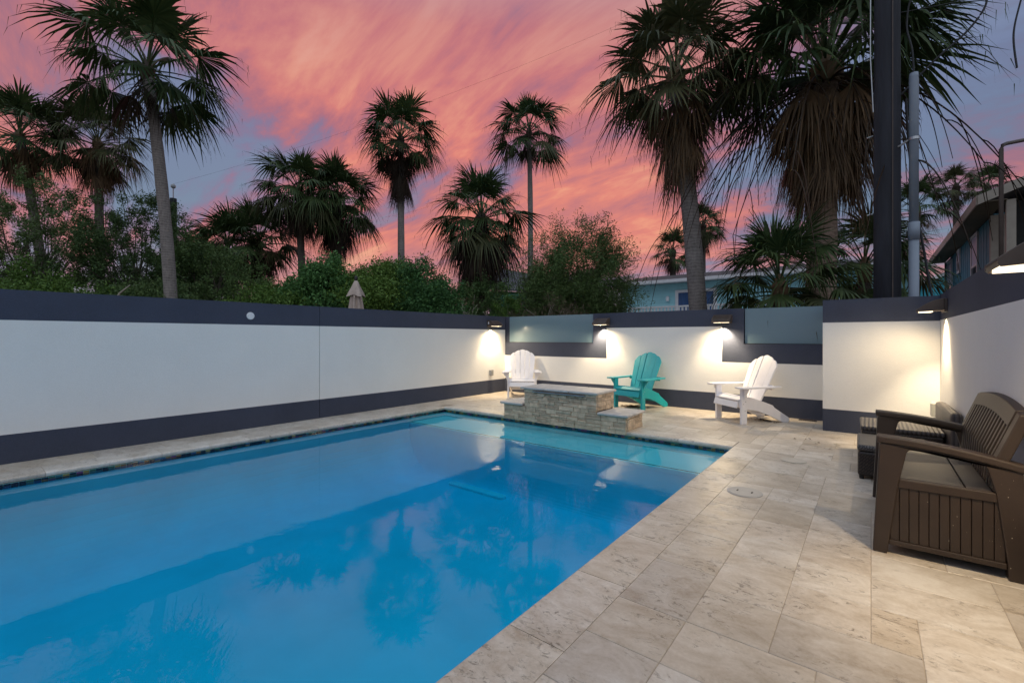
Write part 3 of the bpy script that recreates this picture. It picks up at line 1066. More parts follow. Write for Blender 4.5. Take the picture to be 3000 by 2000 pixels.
ca = adirondack('adirondack_chair', white_poly)
ca.location = (-5.885, 7.78, 0)
ca.rotation_euler = (0, 0, R(36))
tag(ca, 'white adirondack chair in the far left corner behind the stone feature', 'chair', 'adirondack chairs by the back wall')
cb = copy_tree(ca)
cb.location = (-1.76, 7.63, 0)
cb.rotation_euler = (0, 0, R(-41))
tag(cb, 'white adirondack chair on the right, turned side-on before the back wall', 'chair', 'adirondack chairs by the back wall')
cc = adirondack('adirondack_chair', teal_poly)
cc.location = (-3.465, 7.74, 0)
cc.rotation_euler = (0, 0, R(-13))
tag(cc, 'teal adirondack chair facing the pool', 'chair', 'adirondack chairs by the back wall')

# ------------------------------------------------------------------ brown loveseat
LY0, LY1 = 3.53, 4.81
sx, sy = 0.33, 4.17
ls = empty('loveseat', (sx, sy, 0), 0, 'brown resin storage loveseat with curved arms against the right wall', 'loveseat')


def lsb():
    return MB()


def arm_pts(n_=12):
    top = []
    for k in range(n_ + 1):
        t_ = k / n_
        xx = 0.022 + (0.640 - 0.022) * t_
        zz = 0.706 - 0.012 * t_ - 0.075 * t_ ** 2
        top.append((xx, zz))
    return top


for yy, out in ((LY0, -1), (LY1, 1)):
    a0, a1 = (yy, yy + 0.10) if out < 0 else (yy - 0.10, yy)
    b0, b1 = (yy + 0.012, yy + 0.088) if out < 0 else (yy - 0.088, yy - 0.012)
    top = arm_pts()
    bot = [(q[0], q[1] - 0.042) for q in top[::-1]]
    MB().prism([(q[0] - sx, q[1]) for q in top + bot], a0 - sy, a1 - sy, 'y').build('armrest', brown_resin, ls, bevel=0.010, seg=3)
    # side frame: splayed front and rear legs joined by an arch under the armrest
    fl = [(0.003, 0.0), (0.072, 0.0), (0.078, 0.06), (0.124, 0.43), (0.160, 0.618), (0.172, 0.636), (0.30, 0.632), (0.42, 0.617), (0.480, 0.602), (0.493, 0.585), (0.527, 0.45), (0.568, 0.09), (0.572, 0.0), (0.648, 0.0), (0.640, 0.30), (0.625, 0.59)]
    fl += [(q[0], q[1] - 0.043) for q in top[::-1] if 0.035 < q[0] < 0.60] + [(0.034, 0.655)]
    MB().prism([(q[0] - sx, q[1]) for q in fl], b0 - sy, b1 - sy, 'y').build('side_frame', brown_resin, ls, bevel=0.006)
    c0, c1 = (yy + 0.030, yy + 0.055) if out < 0 else (yy - 0.055, yy - 0.030)
    rails = MB()
    rails.prism([(q[0] - sx, q[1]) for q in ((0.118, 0.405), (0.535, 0.405), (0.528, 0.455), (0.126, 0.455))], c0 - sy - 0.008, c1 - sy + 0.008, 'y')
    rails.build('side_rail', brown_resin, ls, bevel=0.004)
    MB().box(0.079 - sx, 0.567 - sx, c0 - sy - 0.010, c1 - sy + 0.010, 0.056, 0.086).build('side_rail', brown_resin, ls, bevel=0.004)
    nsl = 11
    for k in range(nsl):
        xa = 0.085 + k * 0.0437
        xb = xa + 0.0412
        ztop = 0.405
        lo_x = 0.085
        MB().box(xa - sx, xb - sx, c0 - sy + 0.002, c1 - sy - 0.002, 0.086, ztop).build('side_slat', brown_resin, ls, bevel=0.003)
# front box boards
for k in range(27):
    ya = LY0 + 0.095 + k * 0.0405
    MB().box(0.062 - sx, 0.082 - sx, ya - sy, ya + 0.038 - sy, 0.06, 0.40).build('front_slat', brown_resin, ls, bevel=0.003)
MB().box(0.052 - sx, 0.09 - sx, LY0 + 0.09 - sy, LY1 - 0.09 - sy, 0.40, 0.435).build('front_rail', brown_resin, ls, bevel=0.006)
MB().box(0.085 - sx, 0.56 - sx, LY0 + 0.06 - sy, LY1 - 0.06 - sy, 0.055, 0.075).build('box_floor', brown_resin, ls)
# seat of two panels
MB().box(0.05 - sx, 0.41 - sx, LY0 + 0.055 - sy, LY1 - 0.055 - sy, 0.437, 0.457).build('seat_panel', seat_resin, ls, bevel=0.005)
MB().box(0.414 - sx, 0.52 - sx, LY0 + 0.055 - sy, LY1 - 0.055 - sy, 0.437, 0.457).build('seat_panel', seat_resin, ls, bevel=0.005)
# backrest: kinked slats in a curved frame
MB().box(0.523 - sx, 0.60 - sx, LY0 + 0.085 - sy, LY1 - 0.085 - sy, 0.40, 0.47).build('back_bottom_rail', brown_resin, ls, bevel=0.006)


def back_x(z):
    return 0.515 + (0.0 if z < 0.64 else (z - 0.64) * 0.30) + (z - 0.46) * 0.06


def back_top(yv):
    t_ = (yv - LY0) / (LY1 - LY0) * 2 - 1
    return 0.93 - 0.045 * t_ * t_


def back_strip(name, ya, yb, z0, zt_fun, th=0.035, mt=brown_resin, bev=0.004):
    zs = [z0, 0.55, 0.64, 0.74, None]
    vs_, fs = [], []
    for q in zs:
        for yv in (ya, yb):
            z_ = zt_fun(yv) if q is None else q
            vs_.append((back_x(z_) - sx, yv - sy, z_))
            vs_.append((back_x(z_) + th - sx, yv - sy, z_))
    for i in range(len(zs) - 1):
        o = i * 4
        fs += [(o, o + 2, o + 6, o + 4), (o + 1, o + 5, o + 7, o + 3), (o, o + 4, o + 5, o + 1), (o + 2, o + 3, o + 7, o + 6)]
    fs += [(0, 1, 3, 2), (len(vs_) - 4, len(vs_) - 2, len(vs_) - 1, len(vs_) - 3)]
    MB().add(vs_, fs).build(name, mt, ls, bevel=bev)


back_strip('back_post', LY0 + 0.025, LY0 + 0.115, 0.46, back_top, 0.055, bev=0.008)
back_strip('back_post', LY1 - 0.115, LY1 - 0.025, 0.46, back_top, 0.055, bev=0.008)
nb = 14
for k in range(nb):
    ya = LY0 + 0.135 + k * (LY1 - LY0 - 0.27 - 0.032) / (nb - 1)
    back_strip('back_slat', ya, ya + 0.034, 0.46, lambda yv: back_top(yv) - 0.085, 0.026)
# curved top rail
vs_, fs = [], []
N = 14
for i in range(N + 1):
    yv = LY0 + 0.115 + (LY1 - LY0 - 0.23) * i / N
    zt = back_top(yv)
    for (dz, dx) in ((-0.09, -0.006), (0.0, -0.006), (0.006, 0.03), (-0.01, 0.058), (-0.09, 0.045)):
        vs_.append((back_x(zt + dz) + dx - sx, yv - sy, zt + dz))
for i in range(N):
    for k in range(5):
        fs.append((i * 5 + k, i * 5 + (k + 1) % 5, (i + 1) * 5 + (k + 1) % 5, (i + 1) * 5 + k))
fs += [tuple(range(5))[::-1], tuple(range(N * 5, N * 5 + 5))]
MB().add(vs_, fs).build('back_top_rail', brown_resin, ls, bevel=0.004)
# dried splashes on the near side
rnd = random.Random(3)
sp = MB()
for k in range(36):
    xx = 0.60 - abs(rnd.gauss(0, 0.18))
    zz = rnd.uniform(0.03, 0.58)
    if xx < 0.1 or (xx < 0.52 and zz > 0.39):
        continue
    rr = rnd.choice((0.0006, 0.0008, 0.001, 0.0012, 0.002))
    yv = (LY0 + 0.0315) if xx < 0.545 and zz > 0.09 else LY0 + 0.0115
    sp.add([(xx - sx + rr * math.cos(a), yv - sy - 0.0006, zz + rr * math.sin(a) * 1.3) for a in (0, 1.2, 2.4, 3.6, 4.9)], [(4, 3, 2, 1, 0)])
struct(sp.build('dried_splashes', speck_m, ls), 'stuff')

# ------------------------------------------------------------------ wicker pieces
ot = empty('wicker_ottoman', (0.14, 5.595, 0), R(1), 'dark wicker ottoman with pale woven top beyond the loveseat', 'ottoman')
MB().box(-0.25, 0.27, -0.33, 0.33, 0.03, 0.255).build('woven_body', wick_side, ot, bevel=0.02)
MB().box(-0.255, 0.275, -0.335, 0.335, 0.256, 0.312).build('woven_top', wick_pale, ot, bevel=0.02)
for a in (-0.22, 0.24):
    for b_ in (-0.30, 0.30):
        MB().lathe([(0.018, 0), (0.020, 0.03)], 10, (a, b_)).build('foot', black_m, ot)
ws = empty('wicker_chair', (0.24, 6.36, 0), R(1.5), 'low armless wicker chair with striped seat and short back by the right wall', 'chair')
MB().box(-0.335, 0.30, -0.33, 0.33, 0.03, 0.325).build('woven_body', wick_side, ws, bevel=0.015)
MB().box(-0.345, 0.31, -0.34, 0.34, 0.326, 0.372).build('woven_top', wick_top, ws, bevel=0.015)
MB().box(0.312, 0.40, -0.56, 0.42, 0.05, 0.60).build('woven_back', wick_top, ws, bevel=0.03)
for a in (-0.31, 0.27):
    for b_ in (-0.30, 0.30):
        MB().lathe([(0.018, 0), (0.020, 0.03)], 10, (a, b_)).build('foot', black_m, ws)

# ------------------------------------------------------------------ dry leaves under the chairs
rnd = random.Random(12)


def litter(cx_, cy_, rx, ry, n_, label):
    b = MB()
    for k in range(n_):
        a, r_ = rnd.uniform(0, 2 * PI), abs(rnd.gauss(0, 0.5))
        x_, y_ = cx_ + rx * r_ * math.cos(a), cy_ + ry * r_ * math.sin(a)
        z_ = 0.004 + 0.022 * max(0, 1 - r_) * rnd.random()
        an, L, W = rnd.uniform(0, 2 * PI), rnd.uniform(0.02, 0.05), rnd.uniform(0.006, 0.014)
        ca_, sa_ = math.cos(an), math.sin(an)
        ti = rnd.uniform(-0.012, 0.012)
        b.add([(x_ - ca_ * L, y_ - sa_ * L, z_), (x_ + sa_ * W, y_ - ca_ * W, z_ + abs(ti)), (x_ + ca_ * L, y_ + sa_ * L, z_ + abs(ti) * 0.5), (x_ - sa_ * W, y_ + ca_ * W, z_ + 0.003)], [(0, 1, 2, 3)])
    o = b.build('leaf_litter', litter_m)
    struct(o, 'stuff')
    o['label'] = label
    o['category'] = 'leaves'


litter(-3.50, 8.05, 0.30, 0.16, 190, 'brown dry leaves heaped under the teal chair')
litter(-1.33, 7.98, 0.24, 0.12, 90, 'brown dry leaves under the right white chair')
litter(-5.65, 7.6, 0.5, 0.3, 26, 'few dry leaves scattered before the left white chair')
litter(-0.55, 6.6, 0.5, 1.2, 10, 'few dry leaf bits on the deck by the wicker ottoman')

# ================================================================== palms


def frond_mesh(name, elev, seed, mat, Lp=0.48, Lb=0.60, spread=112, nseg=28, droop=0.42, fold=0.30):
    """one fan leaf growing along +x at the given elevation, gravity towards -z; reach about 1"""
    rn = random.Random(seed)
    b = MB()
    e0 = R(elev + 14)
    pts = []
    q = Vector((0, 0, 0))
    n_ = 5
    a = e0
    for i in range(n_ + 1):
        pts.append(q.copy())
        q = q + Vector((math.cos(a), 0, math.sin(a))) * (Lp / n_)
        a -= R(26 * max(0.25, math.cos(R(elev)))) / n_
    b.tube(pts, [0.016, 0.013, 0.011, 0.010, 0.009, 0.008], 3, False)
    dd = Vector((math.cos(a), 0, math.sin(a)))
    nn = Vector((-math.sin(a), 0, math.cos(a)))
    ss = Vector((0, 1, 0))
    tip = pts[-1]
    dth = R(2 * spread) / (nseg - 1)
    for k in range(nseg):
        an = -R(spread) + dth * k + rn.uniform(-0.025, 0.025)
        L = Lb * (1 - 0.28 * (abs(an) / R(spread)) ** 2) * rn.uniform(0.74, 1.12)
        dirv = (dd * math.cos(an) + ss * math.sin(an) - nn * fold * abs(math.sin(an)) ** 1.3).normalized()
        wv = (-dd * math.sin(an) + ss * math.cos(an)).normalized()
        dr_ = droop * rn.uniform(0.4, 1.5)
        row = []
        for t_, wk in ((0.02, 0.05), (0.46, 1.0), (0.75, 0.52), (1.0, 0.04)):
            c_ = tip + dirv * (L * t_)
            dz = dr_ * L * max(0.0, (t_ - 0.35) / 0.65) ** 1.7
            c_ = c_ + Vector((0, 0, -dz)) - dirv * (dz * 0.25)
            hw = 0.46 * L * math.tan(dth / 2) * wk * 1.08
            row.append((c_ - wv * hw, c_ + wv * hw))
        vs_ = [p_ for pr in row for p_ in pr]
        b.add(vs_, [(0, 1, 3, 2), (2, 3, 5, 4), (4, 5, 7, 6)])
        # hair-like thread at some tips
        if rn.random() < 0.5:
            t0 = (row[-1][0] + row[-1][1]) / 2
            t1 = t0 + Vector((rn.uniform(-.02, .02), rn.uniform(-.02, .02), -rn.uniform(0.05, 0.14)))
            o_ = Vector((0.0022, 0.0022, 0))
            b.add([t0 - o_, t0 + o_, t1], [(0, 1, 2)])
    return b.mesh(name, mat)


ELEVS = [78, 58, 38, 18, -2, -22, -42]
FR = {}
for mt in (green_frond, olive_frond):
    for i, el in enumerate(ELEVS):
        for s in range(2):
            FR[(mt.name, i, s)] = frond_mesh('frond', el, 100 * i + s + 7, mt, Lp=0.50 + 0.02 * i, spread=108 + 4 * s, droop=0.17 + 0.065 * i, nseg=34, Lb=0.58)
DEAD = {}
for mt in (dead_frond_m, dead_dark_m):
    for i, el in enumerate((-48, -66, -80)):
        for s in range(2):
            DEAD[(mt.name, i, s)] = frond_mesh('dead_frond', el, 900 + 10 * i + s, mt, Lp=0.40, Lb=0.62, spread=62 - 12 * i, nseg=22, droop=0.55, fold=0.7)


def trunk_mesh(base, top, r0, r1, mat, bend=0.0, seed=0, seg=16):
    rn = random.Random(seed)
    base, top = Vector(base), Vector(top)
    ax = top - base
    sidev = Vector((-ax.y, ax.x, 0))
    sidev = sidev.normalized() if sidev.length > 0.05 else Vector((0.78, 0.62, 0))
    pts, rads = [], []
    for k in range(seg + 1):
        t_ = k / seg
        q = base + ax * t_ + Vector((0.78, 0.62, 0)) * bend * math.sin(PI * t_)
        pts.append(q)
        rads.append((r0 + (r1 - r0) * t_) * (1 + rn.uniform(-0.035, 0.035)) * (1 + 0.25 * max(0, 0.08 - t_) / 0.08))
    b = MB().tube(pts, rads, 14)
    return b.mesh('trunk', mat, smooth=True), pts


def palm(label, base, top, rad, n_fr, trunk_r, skirt=1.0, n_dead=18, bark=bark_grey, fm=green_frond, dm=dead_frond_m, bend=0.0, seed=1, emin=-40, skirt_w=0.62, squash=1.0, group='palm trees beyond the walls', lean_az=None, stalks=0, emax=80):
    rn = random.Random(seed)
    e = empty('palm_tree', (base[0], base[1], 0), 0, label, 'palm tree', group)
    topl = (top[0] - base[0], top[1] - base[1], top[2])
    me, pts = trunk_mesh((0, 0, -0.05), topl, trunk_r * 1.12, trunk_r * 0.85, bark, bend, seed)
    put('trunk', me, e)
    tp = Vector(topl)
    # crown bud of leaf bases
    put('leaf_base', MB().tube([tp - Vector((0, 0, 0.35)), tp, tp + Vector((0, 0, 0.25))], [trunk_r * 1.05, trunk_r * 1.2, trunk_r * 0.35], 9).mesh('leaf_base', dead_dark_m if dm is dead_dark_m else dm), e)
    az = rn.uniform(0, 6.28)
    for k in range(n_fr):
        t_ = (k + 0.5) / n_fr
        el = emax - (emax - emin) * t_ ** 0.95 + rn.uniform(-8, 8)
        i = min(range(len(ELEVS)), key=lambda q: abs(ELEVS[q] - el))
        az += 2.39996 + rn.uniform(-0.25, 0.25)
        sc = rad * rn.uniform(0.82, 1.08) * (0.86 + 0.14 * math.sin(PI * t_))
        m_ = fm if (t_ < 0.8 or rn.random() < 0.5) else (olive_frond if fm is green_frond else fm)
        put('frond', FR[(m_.name, i, rn.randrange(2))], e, tuple(tp + Vector((0, 0, 0.12 - 0.35 * t_))), (R(rn.uniform(-14, 14)), R(-(el - ELEVS[i])), az), sc)
    for k in range(n_dead):
        t_ = (k + 0.5) / n_dead
        az += 2.39996 + rn.uniform(-0.3, 0.3)
        i = 0 if t_ < 0.16 else (1 if t_ < 0.42 else 2)
        dz = -0.2 - skirt * t_
        frac = min(1.0, max(0.0, (topl[2] + dz) / topl[2]))
        q = Vector(topl) * frac
        q.z = topl[2] + dz
        sc = rad * skirt_w * rn.uniform(0.75, 1.12)
        off = Vector((math.cos(az), math.sin(az), 0)) * trunk_r * 0.8
        put('dead_frond', DEAD[(dm.name, i, rn.randrange(2))], e, tuple(q + off), (R(rn.uniform(-10, 10)), R(rn.uniform(-10, 6)), az), (sc * rn.uniform(.9, 1.25), sc, sc * rn.uniform(0.9, 1.1)))
    for k in range(stalks):
        a = rn.uniform(0, 2 * PI)
        L = rad * rn.uniform(0.7, 1.2)
        out_v = Vector((math.cos(a), math.sin(a), 0))
        side_v = Vector((-math.sin(a), math.cos(a), 0))
        b = MB()

        def arc(p0, d_h, L_, rise, fall, n_=14):
            return [p0 + d_h * (L_ * u_ / n_) + Vector((0, 0, rise * L_ * (u_ / n_) - fall * L_ * (u_ / n_) ** 2)) for u_ in range(n_ + 1)]
        main = arc(tp + Vector((0, 0, -0.4)), out_v, L, 0.25, 1.15)
        b.tube(main, [0.028 - 0.0014 * j for j in range(15)], 4)
        for j in (5, 7, 9, 11, 13, 14):
            dv = (out_v * rn.uniform(0.3, 1.0) + side_v * rn.uniform(-0.9, 0.9)).normalized()
            sub = arc(main[j], dv, L * rn.uniform(0.18, 0.34), -0.2, rn.uniform(1.2, 2.6), 8)
            b.tube(sub, [0.013 - 0.0009 * q_ for q_ in range(9)], 3)
        put('flower_stalk', b.mesh('flower_stalk', dead_dark_m), e)
    return e


palm('tall grey-trunked palm with a dark green crown rising over the left wall', (-15.62, 4.21), (-16.24, 3.73, 8.95), 2.5, 29, 0.155, 0.2, 8, bark_grey, green_frond, dead_dark_m, 0.14, 1, emin=-35)
palm('shaggy palm cut by the left edge of the view', (-26.8, 3.0), (-27.91, 2.14, 9.7), 2.4, 32, 0.17, 0.6, 34, bark_dark, green_frond, dead_frond_m, 0.15, 2)
palm('shaggy palm with a straw skirt between the left edge palm and the grey-trunked palm', (-26.62, 4.43), (-26.68, 4.39, 9.8), 2.35, 32, 0.17, 0.7, 38, bark_dark, olive_frond, dead_frond_m, 0.05, 3)
palm('low dark palm left of the shaggy pair, over the lime bush', (-23.28, 8.35), (-23.37, 8.29, 5.2), 2.5, 32, 0.16, 0.3, 18, bark_dark, green_frond, dead_dark_m, 0, 4)
palm('low palm with dark skirt just left of the shaggy pair', (-22.6, 9.5), (-22.71, 9.45, 5.7), 2.35, 32, 0.16, 0.4, 24, bark_dark, green_frond, dead_dark_m, 0, 5)
palm('farthest low palm peeping over the trees right of the black pole', (-27.6, 8.76), (-27.6, 8.76, 4.9), 2.1, 26, 0.15, 0.2, 8, bark_dark, green_frond, dead_dark_m, 0, 6)
palm('left one of the pair of shaggy palms standing together', (-19.52, 10.05), (-19.75, 9.87, 7.7), 2.35, 36, 0.16, 0.7, 40, bark_dark, green_frond, dead_dark_m, 0, 7, skirt_w=0.66)
palm('right one of the pair of shaggy palms standing together', (-19.29, 11.52), (-19.35, 11.47, 7.55), 2.45, 38, 0.17, 0.8, 46, bark_dark, green_frond, dead_dark_m, 0, 8, skirt_w=0.7)
palm('tall palm with a long straw beard right of the shaggy pair', (-17.02, 13.31), (-17.06, 13.28, 10.4), 2.3, 34, 0.16, 1.7, 70, bark_grey, green_frond, dead_dark_m, 0, 9, skirt_w=0.55)
palm('slender tall palm with a small round crown on a thin trunk', (-13.08, 17.7), (-13.01, 17.76, 11.2), 2.2, 30, 0.13, 0.3, 12, bark_grey, green_frond, dead_dark_m, 0.12, 10, skirt_w=0.5, emin=-38)
palm('broad palm with thick dark skirt before the slender palm', (-10.88, 11.8), (-10.78, 11.87, 5.45), 2.15, 38, 0.21, 0.8, 70, bark_warm, green_frond, dead_dark_m, 0, 11, skirt_w=0.85, emin=-45)
palm('leaning palm with ragged straw beard behind the back wall lamp', (-3.05, 10.98), (-3.55, 10.58, 7.35), 2.15, 38, 0.19, 1.4, 56, bark_grey, olive_frond, dead_frond_m, 0.06, 12, skirt_w=0.62, emin=-30)
palm('giant palm with a huge brown straw skirt beside the dark utility pole', (-0.88, 11.43), (-0.76, 11.52, 6.9), 2.75, 44, 0.275, 1.3, 110, bark_warm, green_frond, dead_frond_m, 0, 13, skirt_w=0.62, emin=-10, stalks=16)
palm('small distant palm behind the turquoise house roof, right one of two', (-8.8, 31.29), (-8.74, 31.34, 8.6), 1.9, 26, 0.2, 0.8, 22, bark_dark, green_frond, dead_dark_m, 0, 14, skirt_w=0.6)
palm('small distant palm behind the turquoise house roof, left one of two', (-9.9, 29.15), (-9.97, 29.09, 6.75), 1.75, 24, 0.2, 0.5, 14, bark_dark, green_frond, dead_dark_m, 0, 15, skirt_w=0.6)
palm('young trunkless fan palm in front of the giant palm', (-1.35, 9.95), (-1.37, 9.90, 2.25), 1.62, 34, 0.12, 0.1, 6, bark_dark, green_frond, dead_frond_m, 0, 16, emin=-35, emax=84)
palm('young fan palm between the giant palm and the utility pole', (-0.14, 13.28), (-0.14, 13.28, 2.9), 1.7, 26, 0.13, 0.1, 6, bark_dark, green_frond, dead_frond_m, 0, 17, emin=-35)
palm('palm behind the grey conduit with straw hanging from its trunk', (0.95, 17.97), (1.0, 18.01, 5.1), 1.15, 20, 0.12, 1.1, 26, bark_warm, green_frond, dead_frond_m, 0, 18, emin=-15, skirt_w=0.5)
palm('palm whose crown shows just right of the grey conduit', (3.62, 34.74), (3.62, 34.74, 9.52), 1.5, 24, 0.15, 0.3, 10, bark_dark, olive_frond, dead_dark_m, 0, 19, emin=-20)
palm('palm whose top shows above the blue house eave', (5.37, 38.68), (5.37, 38.68, 10.18), 1.6, 24, 0.15, 0.2, 8, bark_dark, green_frond, dead_dark_m, 0, 20, emin=-20)

# ================================================================== leafy trees and bushes


def leaves_mesh(name, cents, axes, L, W, mat, seed, jit=0.35):
    rg = np.random.default_rng(seed)
    n_ = len(cents)
    a = axes / (np.linalg.norm(axes, axis=1, keepdims=True) + 1e-9)
    r_ = rg.normal(size=(n_, 3))
    s = np.cross(a, r_)
    s /= (np.linalg.norm(s, axis=1, keepdims=True) + 1e-9)
    k = rg.uniform(1 - jit, 1 + jit, size=(n_, 1))
    v = np.empty((n_, 4, 3), dtype=np.float32)
    v[:, 0] = cents - a * L * 0.5 * k
    v[:, 1] = cents + s * W * 0.5 * k - a * L * 0.05
    v[:, 2] = cents + a * L * 0.5 * k
    v[:, 3] = cents - s * W * 0.5 * k - a * L * 0.05
    me = bpy.data.meshes.new(name)
    me.vertices.add(n_ * 4)
    me.vertices.foreach_set('co', v.reshape(-1))
    me.loops.add(n_ * 4)
    me.loops.foreach_set('vertex_index', np.arange(n_ * 4, dtype=np.int32))
    me.polygons.add(n_)
    me.polygons.foreach_set('loop_start', np.arange(0, n_ * 4, 4, dtype=np.int32))
    me.materials.append(mat)
    me.update()
    me.validate()
    return me


def tree(name, label, cat, base, blobs, n_cl, per, L, W, mat, cr=0.35, trunk_r=0.10, seed=1, airy=False, wood=wood_m, up=0.6, group=None, fork=0.35, nbranch=70):
    """blobs: list of (dx, dy, z, rx, ry, rz) relative to the base"""
    rg = np.random.default_rng(seed)
    rn = random.Random(seed)
    e = empty(name, (base[0], base[1], 0), 0, label, cat, group)
    if not airy:
        lumps = []
        for q in blobs:
            lumps.append((q[0], q[1], q[2] - 0.1 * q[5], q[3] * 0.72, q[4] * 0.72, q[5] * 0.78))
            for _ in range(8):
                d_ = rg.normal(size=3)
                d_ /= np.linalg.norm(d_)
                k_ = rg.uniform(0.26, 0.46)
                lumps.append((q[0] + d_[0] * q[3] * 0.72, q[1] + d_[1] * q[4] * 0.72, q[2] + d_[2] * q[5] * 0.75, q[3] * k_, q[4] * k_, q[5] * k_))
        blobs = lumps
    wts = np.array([q[3] * q[4] * q[5] for q in blobs])
    wts = wts / wts.sum()
    cl = []
    for _ in range(n_cl):
        q = blobs[rg.choice(len(blobs), p=wts)]
        d_ = rg.normal(size=3)
        d_ /= np.linalg.norm(d_)
        r_ = rg.uniform(0.25 if airy else 0.45, 1.0) ** 0.6
        c_ = np.array([q[0], q[1], q[2]]) + d_ * r_ * np.array(q[3:6])
        if c_[2] < 0.3:
            c_[2] = 0.3 + rg.uniform(0, 0.5)
        cl.append(c_)
    cl = np.array(cl)
    # limbs
    zt = max(q[2] + q[5] for q in blobs)
    fk = Vector((0, 0, zt * fork))
    wb_ = MB()
    wb_.tube([(0, 0, -0.05), (rn.uniform(-.08, .08), rn.uniform(-.08, .08), fk.z * 0.5), tuple(fk)], [trunk_r * 1.3, trunk_r, trunk_r * 0.85], 8)
    idx = list(range(len(cl)))
    rn.shuffle(idx)
    for i in idx[:nbranch]:
        tgt = Vector(cl[i])
        mid = fk.lerp(tgt, 0.5) + Vector((rn.uniform(-.25, .25), rn.uniform(-.25, .25), rn.uniform(0.0, 0.35)))
        p1 = fk.lerp(mid, 0.55) + Vector((rn.uniform(-.1, .1), rn.uniform(-.1, .1), rn.uniform(-.05, .15)))
        wb_.tube([tuple(fk), tuple(p1), tuple(mid), tuple(mid.lerp(tgt, 0.55) + Vector((rn.uniform(-.1, .1), rn.uniform(-.1, .1), 0.05))), tuple(tgt)], [trunk_r * 0.45, trunk_r * 0.3, trunk_r * 0.18, trunk_r * 0.1, 0.006], 4, False)
    wb_.build('trunk', wood, e)
    # leaf sprays
    cents, axes = [], []
    for c_ in cl:
        n_ = int(per * rg.uniform(0.5, 1.5))
        out = c_ - np.array([0, 0, c_[2] * 0.6])
        out = out / (np.linalg.norm(out) + 1e-9)
        ntw = 4 if airy else 3
        for _ in range(ntw):
            d_ = out + rg.normal(size=3) * 0.6
            d_[2] += up * (0.5 if airy else 0.3)
            d_ /= np.linalg.norm(d_)
            ln = cr * rg.uniform(0.6, 1.6)
            m_ = n_ // ntw
            t_ = rg.uniform(0, 1, size=(m_, 1))
            sp_ = cr * (0.16 if airy else 0.36)
            cents.append(c_ + d_ * ln * t_ - np.array([0, 0, 0.25]) * ln * t_ ** 2 + rg.normal(size=(m_, 3)) * sp_)
            axes.append(d_ * 0.5 + rg.normal(size=(m_, 3)) * 0.75)
    cents = np.concatenate(cents)
    axes = np.concatenate(axes)
    ok = cents[:, 2] > 0.05
    struct(put('crown', leaves_mesh('crown', cents[ok], axes[ok], L, W, mat, seed), e), 'stuff')
    return e


G1 = 'airy feathery trees behind the left wall'
tree('feathery_tree', 'airy feathery tree at the far left behind the wall', 'tree', (-21.6, 2.0), [(0.2, 0, 4.1, 2.3, 2.3, 2.2), (-1.0, -1.2, 3.2, 1.8, 1.8, 1.8)], 300, 190, 0.085, 0.028, leaf_feather, 0.42, 0.11, 31, True, group=G1)
tree('feathery_tree', 'airy feathery tree with thin stems under the second shaggy palm', 'tree', (-19.9, 4.2), [(0, 0, 3.9, 2.4, 2.4, 2.3), (0.5, 1.0, 3.0, 1.7, 1.7, 1.6)], 310, 190, 0.085, 0.028, leaf_feather, 0.42, 0.11, 32, True, group=G1)
tree('feathery_tree', 'sparse feathery tree right of the grey palm trunk', 'tree', (-18.6, 6.0), [(0, 0, 3.1, 1.9, 1.9, 1.8)], 200, 130, 0.10, 0.032, leaf_grey, 0.40, 0.09, 33, True, group=G1)
G2 = 'leafy bushes behind the left wall'
tree('leafy_bush', 'low feathery bush along the wall under the far left tree', 'bush', (-17.3, 2.3), [(0, 0, 1.9, 1.6, 1.7, 1.1)], 160, 200, 0.085, 0.035, leaf_lime, 0.36, 0.06, 34, group=G2)
tree('leafy_bush', 'low green bush along the wall left of the grey palm trunk', 'bush', (-16.6, 3.9), [(0, 0, 1.9, 1.5, 1.7, 1.05)], 170, 200, 0.085, 0.035, leaf_feather, 0.36, 0.06, 35, group=G2)
tree('leafy_bush', 'bright lime bush just right of the background gap', 'bush', (-13.4, 5.9), [(0, 0, 1.75, 1.0, 1.0, 0.95)], 140, 220, 0.075, 0.036, leaf_lime, 0.30, 0.06, 36, group=G2)
tree('leafy_bush', 'dense dark green bush left of the closed umbrella', 'bush', (-13.0, 7.1), [(0, 0, 2.3, 1.35, 1.35, 1.55)], 280, 240, 0.095, 0.048, leaf_bush, 0.34, 0.08, 37, group=G2)
tree('leafy_bush', 'mid green bush behind the closed umbrella', 'bush', (-12.0, 8.5), [(0, 0, 2.35, 1.35, 1.35, 1.45)], 260, 230, 0.085, 0.04, leaf_lime, 0.34, 0.08, 38, group=G2)
tree('leafy_bush', 'mid green bush right of the closed umbrella', 'bush', (-10.6, 9.2), [(0, 0, 2.1, 1.15, 1.15, 1.4)], 230, 220, 0.085, 0.036, leaf_bush, 0.34, 0.08, 39, group=G2)
tree('leafy_bush', 'thin grey-green bush round the foot of the broad palm', 'bush', (-10.1, 11.3), [(0, 0, 1.9, 1.4, 1.2, 1.3)], 150, 170, 0.085, 0.026, leaf_grey, 0.36, 0.06, 40, True, group=G2)
tree('leafy_bush', 'small yellow-green bush behind the corner lamp', 'bush', (-8.5, 10.6), [(0, 0, 1.75, 0.5, 0.5, 0.7)], 46, 150, 0.075, 0.022, leaf_lime, 0.25, 0.04, 41, True, group=G2)
tree('wispy_tree', 'wispy olive tree standing behind the frosted glass', 'tree', (-7.15, 12.5), [(0, 0, 3.15, 1.45, 1.45, 1.65), (0.35, 0.2, 2.3, 1.2, 1.2, 1.0), (-0.9, -0.2, 2.6, 0.9, 0.9, 1.2)], 270, 240, 0.11, 0.02, leaf_grey, 0.62, 0.10, 42, True, up=0.9)
